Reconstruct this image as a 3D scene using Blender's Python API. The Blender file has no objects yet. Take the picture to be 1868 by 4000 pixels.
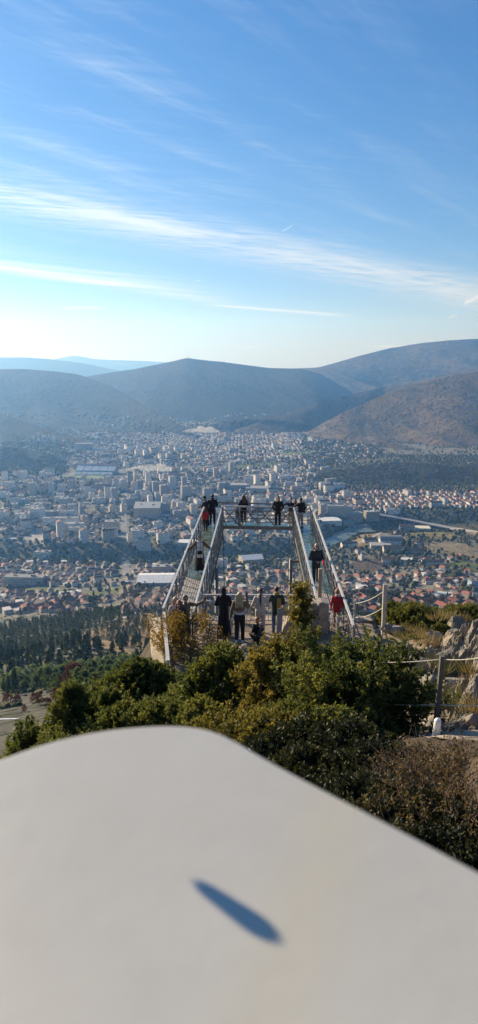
import bpy, bmesh, math, random
import numpy as np
from mathutils import Vector, Matrix
random.seed(7); RNG = np.random.default_rng(11)
sc = bpy.context.scene
COL = sc.collection
R = math.radians
# ------------------------------------------------------------------ camera maths (eye at the origin, looking along +y)
S = 1868/1203.0
F = 2773.0
PITCH = R(12.4)
CP, SP = math.cos(PITCH), math.sin(PITCH)
PZ = -9.4                      # level of the lookout terrace below the eye
VZ = -400.0                    # valley floor
def ray(x, y):
    a = (x*S-934)/F; b = -(y*S-2000)/F
    return Vector((a, CP+SP*b, -SP+CP*b))
def G(x, y, z=PZ):
    d = ray(x, y); return d*(z/d.z)
def D(x, y, Y):
    d = ray(x, y); return d*(Y/d.y)
def project(x, y, z):          # numpy friendly -> picture coordinates (1203 wide)
    dep = y*CP - z*SP
    up = y*SP + z*CP
    return (934+F*x/dep)/S, (2000-F*up/dep)/S, dep
# ------------------------------------------------------------------ numpy noise
def _h(ix, iy, iz=0):
    n = (ix*374761393 + iy*668265263 + iz*2147483647*3 + 1013904223) & 0xffffffff
    n = ((n ^ (n >> 13))*1274126177) & 0xffffffff
    n = ((n ^ (n >> 16))*2246822519) & 0xffffffff
    return ((n ^ (n >> 15)) & 0xffff)/65535.0
def vn2(x, y):
    x = np.asarray(x, float); y = np.asarray(y, float)
    ix = np.floor(x).astype(np.int64); iy = np.floor(y).astype(np.int64)
    fx = x-ix; fy = y-iy
    fx = fx*fx*(3-2*fx); fy = fy*fy*(3-2*fy)
    a = _h(ix, iy); b = _h(ix+1, iy); c = _h(ix, iy+1); d = _h(ix+1, iy+1)
    return (a*(1-fx)+b*fx)*(1-fy)+(c*(1-fx)+d*fx)*fy
def fbm2(x, y, o=4):
    s = 0; a = .5; t = 0
    for k in range(o):
        s = s+a*vn2(x*2**k+k*17.3, y*2**k-k*9.1); t += a; a *= .5
    return s/t*2-1
def vn3(x, y, z):
    ix = np.floor(x).astype(np.int64); iy = np.floor(y).astype(np.int64); iz = np.floor(z).astype(np.int64)
    fx, fy, fz = x-ix, y-iy, z-iz
    fx = fx*fx*(3-2*fx); fy = fy*fy*(3-2*fy); fz = fz*fz*(3-2*fz)
    r = 0
    for i in (0, 1):
        for j in (0, 1):
            for k in (0, 1):
                r = r+_h(ix+i, iy+j, iz+k)*(fx if i else 1-fx)*(fy if j else 1-fy)*(fz if k else 1-fz)
    return r
# ------------------------------------------------------------------ objects
def tag(o, label=None, cat=None, group=None, kind=None):
    if label: o['label'] = label
    if cat: o['category'] = cat
    if group: o['group'] = group
    if kind: o['kind'] = kind
    return o
def link(name, me, parent=None):
    o = bpy.data.objects.new(name, me); COL.objects.link(o)
    if parent is not None: o.parent = parent
    return o
def empty(name, loc=(0, 0, 0), rz=0):
    o = bpy.data.objects.new(name, None); COL.objects.link(o)
    o.location = loc; o.rotation_euler = (0, 0, rz); o.empty_display_size = .2
    return o
def np_mesh(name, V, Fc, mats=(), midx=None, smooth=False, attr=None):
    """V (n,3), Fc (m,k) array with equal k"""
    V = np.asarray(V, np.float32); Fc = np.asarray(Fc, np.int32)
    me = bpy.data.meshes.new(name)
    m, k = Fc.shape
    me.vertices.add(len(V)); me.vertices.foreach_set('co', V.ravel())
    me.loops.add(m*k); me.loops.foreach_set('vertex_index', Fc.ravel())
    me.polygons.add(m); me.polygons.foreach_set('loop_start', np.arange(0, m*k, k, dtype=np.int32))
    for mt in mats: me.materials.append(mt)
    if midx is not None: me.polygons.foreach_set('material_index', np.asarray(midx, np.int32))
    me.polygons.foreach_set('use_smooth', np.full(m, bool(smooth)))
    me.update(calc_edges=True)
    if attr is not None:
        for an, av in attr.items():
            av = np.asarray(av, np.float32)
            if av.ndim == 1:
                a = me.attributes.new(an, 'FLOAT', 'POINT'); a.data.foreach_set('value', av)
            else:
                a = me.attributes.new(an, 'FLOAT_COLOR', 'POINT')
                a.data.foreach_set('color', np.concatenate([av, np.ones((len(av), 1), np.float32)], 1).ravel())
    me.validate()
    return me
class MB:
    """collects boxes, bars, tubes, lofts; builds ONE mesh object"""
    def __init__(s): s.v = []; s.f = []; s.m = []; s.cm = 0
    def raw(s, v, f):
        n = len(s.v); s.v += [tuple(p) for p in v]
        for q in f: s.f.append([i+n for i in q]); s.m.append(s.cm)
    def box(s, c, size, rz=0, M=None):
        hx, hy, hz = size[0]/2, size[1]/2, size[2]/2
        m = (M if M is not None else Matrix.Rotation(rz, 3, 'Z')); c = Vector(c)
        v = [c+m@Vector((i*hx, j*hy, k*hz)) for k in (-1, 1) for j in (-1, 1) for i in (-1, 1)]
        s.raw(v, [(0, 2, 3, 1), (4, 5, 7, 6), (0, 1, 5, 4), (2, 6, 7, 3), (0, 4, 6, 2), (1, 3, 7, 5)])
    def bar(s, a, b, w, h=None, up=(0, 0, 1)):
        a = Vector(a); b = Vector(b); d = b-a; L = d.length
        if L < 1e-6: return
        d /= L; u = Vector(up); r = d.cross(u)
        if r.length < 1e-3: r = d.cross(Vector((1, 0, 0)))
        r.normalize(); u = r.cross(d)
        m = Matrix((r, d, u)).transposed()
        s.box((a+b)/2, (w, L, h or w), M=m)
    def tube(s, pts, rad, n=8, cap=True):
        pts = [Vector(p) for p in pts]
        rad = rad if hasattr(rad, '__len__') else [rad]*len(pts)
        t0 = (pts[1]-pts[0]).normalized(); u = t0.orthogonal().normalized()
        rings = []
        for i, p in enumerate(pts):
            t = (pts[min(i+1, len(pts)-1)]-pts[max(i-1, 0)]).normalized()
            u = (u-t*u.dot(t)).normalized(); w = t.cross(u)
            rings.append([p+(u*math.cos(2*math.pi*k/n)+w*math.sin(2*math.pi*k/n))*rad[i] for k in range(n)])
        v = [q for r in rings for q in r]; f = []
        for i in range(len(pts)-1):
            for k in range(n): f.append((i*n+k, i*n+(k+1) % n, (i+1)*n+(k+1) % n, (i+1)*n+k))
        if cap: f.append(tuple(range(n-1, -1, -1))); f.append(tuple((len(pts)-1)*n+k for k in range(n)))
        s.raw(v, f)
    def loft(s, rings, cap=True):
        n = len(rings[0]); v = [q for r in rings for q in r]; f = []
        for i in range(len(rings)-1):
            for k in range(n): f.append((i*n+k, i*n+(k+1) % n, (i+1)*n+(k+1) % n, (i+1)*n+k))
        if cap: f.append(tuple(range(n-1, -1, -1))); f.append(tuple((len(rings)-1)*n+k for k in range(n)))
        s.raw(v, f)
    def ell(s, c, r, M=None, nu=12, nv=8):
        c = Vector(c); m = M or Matrix.Identity(3); v = []; f = []
        v.append(c+m@Vector((0, 0, -r[2])))
        for j in range(1, nv):
            a = -math.pi/2+math.pi*j/nv
            for i in range(nu):
                b = 2*math.pi*i/nu
                v.append(c+m@Vector((r[0]*math.cos(a)*math.cos(b), r[1]*math.cos(a)*math.sin(b), r[2]*math.sin(a))))
        v.append(c+m@Vector((0, 0, r[2]))); e = len(v)-1
        for i in range(nu):
            f.append((0, 1+(i+1) % nu, 1+i)); f.append((e, e-nu+i, e-nu+(i+1) % nu))
        for j in range(nv-2):
            for i in range(nu): f.append((1+j*nu+i, 1+j*nu+(i+1) % nu, 1+(j+1)*nu+(i+1) % nu, 1+(j+1)*nu+i))
        s.raw(v, f)
    def cap(s, p0, r0, p1, r1, n=10):
        """tapered capsule"""
        p0 = Vector(p0); p1 = Vector(p1); d = (p1-p0)
        if d.length < 1e-5: s.ell(p0, (r0, r0, r0)); return
        t = d.normalized(); u = t.orthogonal().normalized(); w = t.cross(u); rings = []
        for a in (-80, -55, -28, 0): rings.append((p0+t*(r0*math.sin(R(a))), r0*math.cos(R(a))))
        for a in (0, 28, 55, 80): rings.append((p1+t*(r1*math.sin(R(a))), r1*math.cos(R(a))))
        s.loft([[c+(u*math.cos(2*math.pi*k/n)+w*math.sin(2*math.pi*k/n))*q for k in range(n)] for c, q in rings])
    def build(s, name, mats, parent=None, smooth=False, bevel=0, remesh=0, segs=2, loc=None):
        me = bpy.data.meshes.new(name); me.from_pydata(s.v, [], s.f)
        for mt in (mats if isinstance(mats, (list, tuple)) else [mats]): me.materials.append(mt)
        if any(s.m): me.polygons.foreach_set('material_index', s.m)
        if smooth: me.polygons.foreach_set('use_smooth', [True]*len(me.polygons))
        me.update()
        o = link(name, me, parent)
        if loc is not None: o.location = loc
        if bevel:
            b = o.modifiers.new('bevel', 'BEVEL'); b.width = bevel; b.segments = segs; b.limit_method = 'ANGLE'
        if remesh:
            b = o.modifiers.new('remesh', 'REMESH'); b.mode = 'VOXEL'; b.voxel_size = remesh; b.use_smooth_shade = True
            b = o.modifiers.new('smooth', 'SMOOTH'); b.iterations = 2; b.factor = .4
        return o
def copy_tree(o, parent=None):
    c = o.copy(); COL.objects.link(c)
    if parent is not None: c.parent = parent
    for ch in list(o.children): copy_tree(ch, c)
    return c
# ------------------------------------------------------------------ node helpers
class NT:
    def __init__(s, nt): s.nt = nt
    def node(s, t, **kw):
        n = s.nt.nodes.new(t)
        for k, v in kw.items(): setattr(n, k, v)
        return n
    def set(s, sock, v):
        if isinstance(v, X): s.nt.links.new(v.s, sock)
        elif isinstance(v, bpy.types.NodeSocket): s.nt.links.new(v, sock)
        else: sock.default_value = v
    def m(s, op, a, b=0.0, c=None, clamp=False):
        n = s.node('ShaderNodeMath', operation=op, use_clamp=clamp); s.set(n.inputs[0], a); s.set(n.inputs[1], b)
        if c is not None: s.set(n.inputs[2], c)
        return X(s, n.outputs[0])
    def ss(s, e0, e1, v):      # smoothstep
        n = s.node('ShaderNodeMapRange', interpolation_type='SMOOTHSTEP'); s.set(n.inputs['Value'], v)
        s.set(n.inputs['From Min'], e0); s.set(n.inputs['From Max'], e1); return X(s, n.outputs[0])
    def noise(s, vec, scale, detail=3, rough=.55, out=0, dist=0):
        n = s.node('ShaderNodeTexNoise'); 
        if vec is not None: s.set(n.inputs['Vector'], vec)
        n.inputs['Scale'].default_value = scale; n.inputs['Detail'].default_value = detail; n.inputs['Roughness'].default_value = rough
        n.inputs['Distortion'].default_value = dist
        return X(s, n.outputs[out])
    def vor(s, vec, scale, feature='F1', out='Distance', rnd=1):
        n = s.node('ShaderNodeTexVoronoi', feature=feature); s.set(n.inputs['Vector'], vec)
        n.inputs['Scale'].default_value = scale; n.inputs['Randomness'].default_value = rnd
        return X(s, n.outputs[out])
    def mix(s, f, a, b, blend='MIX'):
        n = s.node('ShaderNodeMix', data_type='RGBA', blend_type=blend); s.set(n.inputs[0], f)
        for sock, v in ((n.inputs[6], a), (n.inputs[7], b)):
            if isinstance(v, (tuple, list)) and len(v) == 3: v = (*v, 1)
            s.set(sock, v)
        return X(s, n.outputs[2])
    def comb(s, x, y, z):
        n = s.node('ShaderNodeCombineXYZ')
        for i, v in enumerate((x, y, z)): s.set(n.inputs[i], v)
        return X(s, n.outputs[0])
    def sep(s, v):
        n = s.node('ShaderNodeSeparateXYZ'); s.set(n.inputs[0], v); return [X(s, o) for o in n.outputs]
    def bump(s, h, strength=.3, dist=.02):
        n = s.node('ShaderNodeBump'); s.set(n.inputs['Height'], h); n.inputs['Strength'].default_value = strength
        n.inputs['Distance'].default_value = dist; return X(s, n.outputs[0])
class X:
    def __init__(s, n, sock): s.n = n; s.s = sock
    def __add__(s, o): return s.n.m('ADD', s, o)
    def __radd__(s, o): return s.n.m('ADD', s, o)
    def __sub__(s, o): return s.n.m('SUBTRACT', s, o)
    def __rsub__(s, o): return s.n.m('SUBTRACT', o, s)
    def __mul__(s, o): return s.n.m('MULTIPLY', s, o)
    def __rmul__(s, o): return s.n.m('MULTIPLY', s, o)
    def __truediv__(s, o): return s.n.m('DIVIDE', s, o)
def newmat(name):
    m = bpy.data.materials.new(name); m.use_nodes = True
    n = NT(m.node_tree); bs = m.node_tree.nodes['Principled BSDF']; out = m.node_tree.nodes['Material Output']
    return m, n, bs, out
def coords(n, which='Object'):
    return X(n, n.node('ShaderNodeTexCoord').outputs[which])
def mat(name, col, rough=.75, metal=0, var=.25, scale=4, bump=0, bscale=None, bdist=.02, spec=None, rnd=0):
    m, n, bs, out = newmat(name)
    c = coords(n); f = n.noise(c, scale, 4, .6)
    lo = tuple(x*(1-var) for x in col); hi = tuple(min(1, x*(1+var)) for x in col)
    k = n.mix(n.ss(.3, .7, f), lo, hi)
    if rnd:
        oi = n.node('ShaderNodeObjectInfo').outputs['Random']
        k = n.mix(1.0, k, n.mix(oi, (1-rnd,)*3, (1+rnd,)*3), 'MULTIPLY')
    n.set(bs.inputs['Base Color'], k); bs.inputs['Roughness'].default_value = rough; bs.inputs['Metallic'].default_value = metal
    if spec is not None: bs.inputs['Specular IOR Level'].default_value = spec
    if bump: n.set(bs.inputs['Normal'], n.bump(n.noise(c, bscale or scale*4, 5, .65), bump, bdist))
    return m
# ------------------------------------------------------------------ camera
cam = bpy.data.cameras.new('camera'); co = bpy.data.objects.new('camera', cam); COL.objects.link(co)
co.location = (0, 0, 0); co.rotation_euler = (R(90)-PITCH, 0, 0)
cam.sensor_fit = 'VERTICAL'; cam.sensor_height = 36; cam.sensor_width = 36*478/1024; cam.lens = 36*F/4000
cam.clip_start = .02; cam.clip_end = 200000
cam.dof.use_dof = True; cam.dof.focus_distance = 26; cam.dof.aperture_fstop = cam.lens/3.6
sc.camera = co
# ------------------------------------------------------------------ light
SUN_AZ, SUN_EL = R(-46), R(21)          # left of the view direction
sd = Vector((math.sin(SUN_AZ)*math.cos(SUN_EL), math.cos(SUN_AZ)*math.cos(SUN_EL), math.sin(SUN_EL)))
sl = bpy.data.lights.new('sun', 'SUN'); sl.energy = 5.0; sl.angle = R(.5); sl.color = (1, .87, .68)
so = bpy.data.objects.new('sun', sl); COL.objects.link(so); so.rotation_euler = sd.to_track_quat('Z', 'Y').to_euler()
w = bpy.data.worlds.new('World'); sc.world = w; w.use_nodes = True
n = NT(w.node_tree); bg = w.node_tree.nodes['Background']
sky = n.node('ShaderNodeTexSky', sky_type='NISHITA'); sky.sun_disc = False
sky.sun_elevation = SUN_EL; sky.sun_rotation = SUN_AZ; sky.altitude = 500; sky.air_density = 1.0; sky.dust_density = .3; sky.ozone_density = 2.2
d = coords(n, 'Generated'); dx, dy, dz = n.sep(d)
az = n.m('ARCTAN2', dx, dy)*57.2958; el = n.m('ARCSINE', dz)*57.2958
# wind-streaked noise on a cloud layer seen in perspective
pu = dx/n.m('MAXIMUM', dz, .015); pv = dy/n.m('MAXIMUM', dz, .015)
wob = n.noise(n.comb(pu*.35, pv*.35, 0), 1.0, 3)*2-1
def streak(ang, sx, sy, sc_, det=6, rough=.62, z=0):
    c_, s_ = math.cos(ang), math.sin(ang)
    a = (pu*c_+pv*s_)*sx; b = (pv*c_-pu*s_)*sy
    return n.noise(n.comb(a+wob*.6, b+wob*.4, z), sc_, det, rough)
EX = math.exp
def band(e_at0, slope, wid, a0=None, a1=None, soft=4, curve=0.0):
    c = el-(e_at0+az*slope+az*az*curve)
    g = n.m('EXPONENT', n.m('MULTIPLY', c*c, -1/(wid*wid)))
    if a0 is not None: g = g*n.ss(a0-soft, a0+soft, az)
    if a1 is not None: g = g*n.ss(a1+soft, a1-soft, az)
    return g
s1 = streak(.85, .35, 1.7, 1.9); s2 = streak(.8, .16, 1.8, 1.3, z=3.3); s3 = streak(1.0, .32, 2.6, 1.25, z=7.7)
fine = streak(.35, .7, 4.2, 2.4, 6, .7, z=5)
c1 = band(8.25, -.19, 1.15, curve=-.0014)*n.ss(.33, .60, s1*.42+fine*.58)*.74
c1b = band(8.6, -.185, .5, a1=2, soft=9, curve=-.0012)*n.ss(.3, .7, s1)*.3
c2 = band(4.1, -.125, .30, a1=-2, soft=3)*n.ss(.30, .6, s2)*.75+band(4.75, -.115, .75, a1=-4, soft=6)*n.ss(.35, .65, s2)*.4
c3 = band(3.72, -.085, .12, a0=-2, a1=8, soft=2)*n.ss(.25, .6, s2)*.85
c4 = band(3.7, .01, .10, a0=-13.5, a1=-10.5, soft=.8)*.55
veil = n.ss(.46, .85, s3*.75+fine*.25)*n.ss(5, 13, el)*.40*n.ss(26, -14, az)*1.8+n.ss(.40, .85, s1*.5+fine*.5)*n.ss(8.5, 11, el)*n.ss(17, 12, el)*.30*n.ss(16, -12, az)
veil2 = n.ss(.45, .8, s3*.5+s1*.5)*n.ss(5, 8, el)*n.ss(14, 9, el)*.25*n.ss(-12, 8, az)
hor = band(.72, 0, .10)*n.ss(.5, .68, n.noise(n.comb(az*.16, el*2.2, 0), 1.0, 4))*.75
def trail(a, e, ln, sl_, wid=.035):
    u = az-a; v = el-(e+u*sl_)
    return n.m('EXPONENT', n.m('MULTIPLY', v*v, -1/(wid*wid)))*n.ss(ln, ln*.75, n.m('ABSOLUTE', u))*.7
tr = trail(3.65, 9.35, .42, .5)+trail(-3.2, 5.6, .3, .28, .03)+trail(16.2, 2.9, .35, .45, .06)+trail(17.6, 4.1, .7, .5, .12)
cl = n.m('MINIMUM', c1+c1b+c2+c3+c4+veil+veil2+hor+tr, .93)
hsv = n.node('ShaderNodeHueSaturation'); n.set(hsv.inputs['Color'], X(n, sky.outputs[0])); hsv.inputs['Saturation'].default_value = 1.3
r_, g_, b_ = n.sep(X(n, hsv.outputs[0]))
skyc = n.mix(1.0, n.mix(n.ss(6.5, 0, el), (.83, 1.0, 1.29), (1.06, 1.05, 1.06)), n.comb(r_/(1+r_*.13), g_/(1+g_*.115), b_/(1+b_*.085)), 'MULTIPLY')
lum = n.mix(n.ss(1, 14, el), (6.4, 6.25, 5.7), (6.0, 6.5, 7.2))
fin = n.mix(cl, skyc, lum)
n.set(bg.inputs['Color'], fin); bg.inputs['Strength'].default_value = .08
sc.view_settings.view_transform = 'Standard'; sc.view_settings.look = 'None'; sc.view_settings.gamma = 1
sc.view_settings.exposure = .78
sc.cycles.use_denoising = True; sc.render.filter_size = 1.15
sc.cycles.max_bounces = 6; sc.cycles.diffuse_bounces = 3; sc.cycles.glossy_bounces = 2; sc.cycles.transmission_bounces = 4
sc.cycles.volume_bounces = 1; sc.cycles.transparent_max_bounces = 12
sc.cycles.sample_clamp_indirect = 4
# haze: the air of the valley, one closed even box round everything, camera included
hz = MB(); hz.box((0, 8300, 130), (18000, 17900, 1330))
hm = bpy.data.materials.new('haze_air'); hm.use_nodes = True; nt = hm.node_tree; nt.nodes.clear()
pvn = nt.nodes.new('ShaderNodeVolumePrincipled'); oo = nt.nodes.new('ShaderNodeOutputMaterial'); nt.links.new(pvn.outputs[0], oo.inputs['Volume'])
pvn.inputs['Color'].default_value = (.20, .48, 1, 1); pvn.inputs['Absorption Color'].default_value = (1, 1, 1, 1); pvn.inputs['Density'].default_value = 9.2e-5; pvn.inputs['Anisotropy'].default_value = .5
hzo = hz.build('haze', hm); tag(hzo, 'thin blue valley haze filling the air between camera and hills', 'haze', kind='stuff')
# ------------------------------------------------------------------ terrain heights
_pr = np.array([0, 24, 30, 40, 60, 88, 140, 216, 330, 460, 574, 777, 1000, 1300, 1600, 8000, 16000.])
_pz = np.array([-1.6, -14, -19.5, -26.5, -37, -48, -71, -104, -150, -197, -224, -292, -345, -388, VZ, VZ, -525])
_ny = np.array([-20, -4, 0, 3, 6, 9, 13, 16.5, 18.6, 24.4, 25.6, 28, 34, 42, 60.])
_nz = np.array([-1.2, -1.5, -1.7, -2.3, -3.6, -5.2, -7.3, -8.8, PZ-.06, PZ-.06, -11.5, -15, -22, -28, -37])
def river_line(x): return 1425-.02*x+np.clip(x-140, 0, 150)*1.7+np.clip(x-290, 0, 4000)*.25+35*np.sin(x*.006)
def gorge(x, y):               # river gorge across the valley: 0 bank .. 1 river bed
    c = river_line(x)
    wd = 75+np.where(x > 150, 35, 0)
    return np.clip(1.25-np.abs(y-c)/wd, 0, 1)
def tz(x, y):
    x = np.asarray(x, float); y = np.asarray(y, float)
    r = np.hypot(x, y)
    far = np.interp(r, _pr, _pz)
    amp = np.clip((r-40)/300, 0, 1)*np.clip((2500-r)/1400, .12, 1)
    far = far+fbm2(x/140, y/140, 4)*11*amp+fbm2(x/22+5, y/22, 3)*1.6*np.clip((r-50)/60, 0, 1)
    g = gorge(x, y); far = far-g*g*(3-2*g)*24
    near = np.interp(y, _ny, _nz)
    lx = np.clip(-2.8-x+np.clip(15-y, 0, 9)*.25, 0, 12)                 # the slope falls away on the left
    near = near-lx*1.55*np.clip((y-4)/6, 0, 1)
    near = near-1.35*np.clip((2.15+np.clip(y-9, 0, 9)*.14-x)/1.0, 0, 1)*np.clip((y-1.5)/2.5, 0, 1)*np.clip((16.2-y)/2.5, 0, 1)
    bank = np.clip((x-4.2)/3, 0, 1)*np.clip((y-9)/3, 0, 1)*np.clip((24-y)/4, 0, 1)
    near = near+bank*(1.15+.5*fbm2(x*.9, y*.9, 4))+fbm2(x*1.3, y*1.3, 4)*.10*np.clip((19-y)/3, 0, 1)
    t = np.clip((r-27)/28, 0, 1); t = t*t*(3-2*t)
    return near*(1-t)+far*t
def T(px, py, lo=5, hi=9000):  # where the ray of a picture point meets the terrain
    d = ray(px, py); ts = np.geomspace(lo, hi, 900)
    h = ts*d.z-tz(ts*d.x, ts*d.y); i = np.argmax(h < 0)
    if i == 0: return d*float(ts[-1])
    a, b = ts[i-1], ts[i]; ha, hb = h[i-1], h[i]; t = a+(b-a)*ha/(ha-hb)
    p = d*float(t); p.z = float(tz(p.x, p.y)); return p
def inpoly(x, y, poly):
    c = np.zeros(np.shape(x), bool); n_ = len(poly)
    for i in range(n_):
        x0, y0 = poly[i]; x1, y1 = poly[(i+1) % n_]
        k = ((y0 > y) != (y1 > y)); c ^= k & (x < (x1-x0)*(y-y0)/((y1-y0) or 1e-9)+x0)
    return c
# fields and open ground, marked out on the valley floor (picture outlines carried down to the ground)
def ground_poly(pts): return [(p.x, p.y) for p in (T(*q) for q in pts)]
FIELDS = [
 (ground_poly([(868, 1368), (900, 1342), (935, 1330), (975, 1336), (965, 1352), (925, 1372), (880, 1388)]), (.30, .21, .085)),
 (ground_poly([(1095, 1330), (1130, 1317), (1260, 1318), (1260, 1345), (1180, 1342)]), (.36, .25, .10)),
 (ground_poly([(1010, 1322), (1090, 1330), (1150, 1350), (1100, 1358), (1030, 1345)]), (.24, .20, .08)),
 (ground_poly([(870, 1425), (910, 1400), (975, 1405), (960, 1430), (925, 1445)]), (.12, .085, .065)),
 (ground_poly([(1050, 1372), (1110, 1362), (1203, 1372), (1230, 1410), (1150, 1400), (1085, 1390)]), (.25, .205, .125)),
 (ground_poly([(1120, 1420), (1160, 1408), (1230, 1425), (1230, 1450), (1150, 1440)]), (.10, .12, .04)),
 (ground_poly([(20, 1475), (110, 1478), (180, 1488), (160, 1494), (20, 1492)]), (.13, .15, .05)),
 (ground_poly([(180, 1490), (300, 1478), (330, 1495), (260, 1510)]), (.13, .15, .05)),
 (ground_poly([(55, 1345), (100, 1340), (130, 1352), (110, 1366), (55, 1362)]), (.40, .38, .34)),
 (ground_poly([(560, 1170), (700, 1160), (720, 1168), (600, 1180)]), (.10, .13, .05)),
 (ground_poly([(690, 1140), (760, 1134), (800, 1139), (720, 1147)]), (.17, .20, .07)),
 (ground_poly([(880, 1160), (1000, 1150), (1010, 1156), (880, 1168)]), (.17, .15, .07)),
]
SLOPE_OPEN = ground_poly([(150, 1600), (260, 1570), (330, 1545), (405, 1530), (425, 1600), (380, 1640), (250, 1625)])
BURNT = ground_poly([(-60, 1760), (0, 1745), (100, 1738), (190, 1750), (250, 1770), (240, 1900), (-60, 1930)])
def land_colour(x, y):
    r = np.hypot(x, y)
    nz = fbm2(x/60, y/60, 4)[:, None]; n2 = fbm2(x/9+3, y/9, 3)[:, None]
    c = np.tile(np.array([.105, .10, .060]), (len(x), 1))                         # scrubby slope
    urban = np.clip((r-760)/150, 0, 1)[:, None]
    c = c*(1-urban)+np.array([.205, .190, .150])*urban
    c = c*(1+.35*nz+.2*n2)
    m = inpoly(x, y, SLOPE_OPEN); c[m] = np.array([.215, .150, .085])*(1+.3*n2[m])
    m = inpoly(x, y, BURNT); c[m] = np.array([.078, .074, .058])*(1+.35*n2[m])
    for poly, col in FIELDS:
        m = inpoly(x, y, poly); c[m] = np.array(col)*(1+.18*nz[m]+.15*n2[m])
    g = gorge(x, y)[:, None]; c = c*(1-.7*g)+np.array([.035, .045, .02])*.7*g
    near = np.clip((45-r)/12, 0, 1)[:, None]
    soil = np.array([.085, .066, .045])*(1+.4*fbm2(x*2, y*2, 4)[:, None]); rt = np.clip((y-8.6)/1.5, 0, 1)[:, None]*np.clip((x-1)/2, 0, 1)[:, None]; soil = soil*(1-rt)+rt*np.array([.30, .235, .165])*(1+.35*fbm2(x*2.5, y*2.5, 5)[:, None])
    c = c*(1-near)+soil*near
    return np.clip(c, .01, .6)
# ------------------------------------------------------------------ land materials
def land_mat(name, fine, bumpd, scrub=0, sscale=.05, dark=(.035, .045, .02), thr=.5):
    m, n, bs, out = newmat(name)
    a = n.node('ShaderNodeAttribute'); a.attribute_name = 'col'; col = X(n, a.outputs['Color'])
    p = coords(n)
    f1 = n.noise(p, fine, 6, .65); f2 = n.noise(p, fine*9, 4, .6)
    v = n.mix(n.ss(.25, .75, f1*.6+f2*.4), (.55, .55, .55), (1.4, 1.38, 1.35))
    col = n.mix(1.0, col, v, 'MULTIPLY')
    h = f1+f2*.4
    if scrub:
        vo = n.vor(p, sscale); big = n.noise(p, sscale*.12, 4)
        k = n.ss(thr, thr-.22, vo+(big-.5)*-.9)*scrub
        col = n.mix(k, col, dark); h = h+k*1.2
        v2 = n.vor(p, sscale*.45); k2 = n.ss(.5, .3, v2)*n.ss(.4, .6, big)*scrub
        col = n.mix(k2*.6, col, tuple(q*1.5 for q in dark)); h = h+k2
    n.set(bs.inputs['Base Color'], col); bs.inputs['Roughness'].default_value = .95; bs.inputs['Specular IOR Level'].default_value = .15
    n.set(bs.inputs['Normal'], n.bump(h, .9, bumpd))
    return m
m_land = land_mat('land', .06, 1.2, .55, .16)
# ground sheet
na, nr = 360, 520
azs = np.radians(np.linspace(-58, 58, na+1)); rs = np.concatenate([np.geomspace(1.2, 9000, nr-12), np.geomspace(9500, 15900, 12)])
A, RR = np.meshgrid(azs, rs); gx = (np.sin(A)*RR).ravel(); gy = (np.cos(A)*RR-1.5).ravel()
gz = tz(gx, gy)
ii = np.arange((na+1)*nr).reshape(nr, na+1)
fc = np.stack([ii[:-1, :-1], ii[:-1, 1:], ii[1:, 1:], ii[1:, :-1]], -1).reshape(-1, 4)
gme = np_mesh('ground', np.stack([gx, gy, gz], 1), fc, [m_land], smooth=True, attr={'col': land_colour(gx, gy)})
tag(link('ground', gme), 'sloping hillside ground falling into the wide valley floor', kind='structure')
# river water in the gorge
m_water, n, bs, out = newmat('river_water'); bs.inputs['Base Color'].default_value = (.11, .15, .15, 1); bs.inputs['Roughness'].default_value = .35; bs.inputs['Specular IOR Level'].default_value = .2
n.set(bs.inputs['Normal'], n.bump(n.noise(coords(n), .15, 4), .2, .3))
xs = np.linspace(-700, 330, 160); cy_ = river_line(xs)
wv = [(x, c+s*(16+26*min(1, max(0, (x-120)/40))), VZ-17.0) for x, c in zip(xs, cy_) for s in (-1, 1)]
wf = [(2*i, 2*i+2, 2*i+3, 2*i+1) for i in range(len(xs)-1)]
tag(link('river', np_mesh('river', wv, wf, [m_water])), 'grey green river bending through the wooded gorge', kind='structure')
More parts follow.
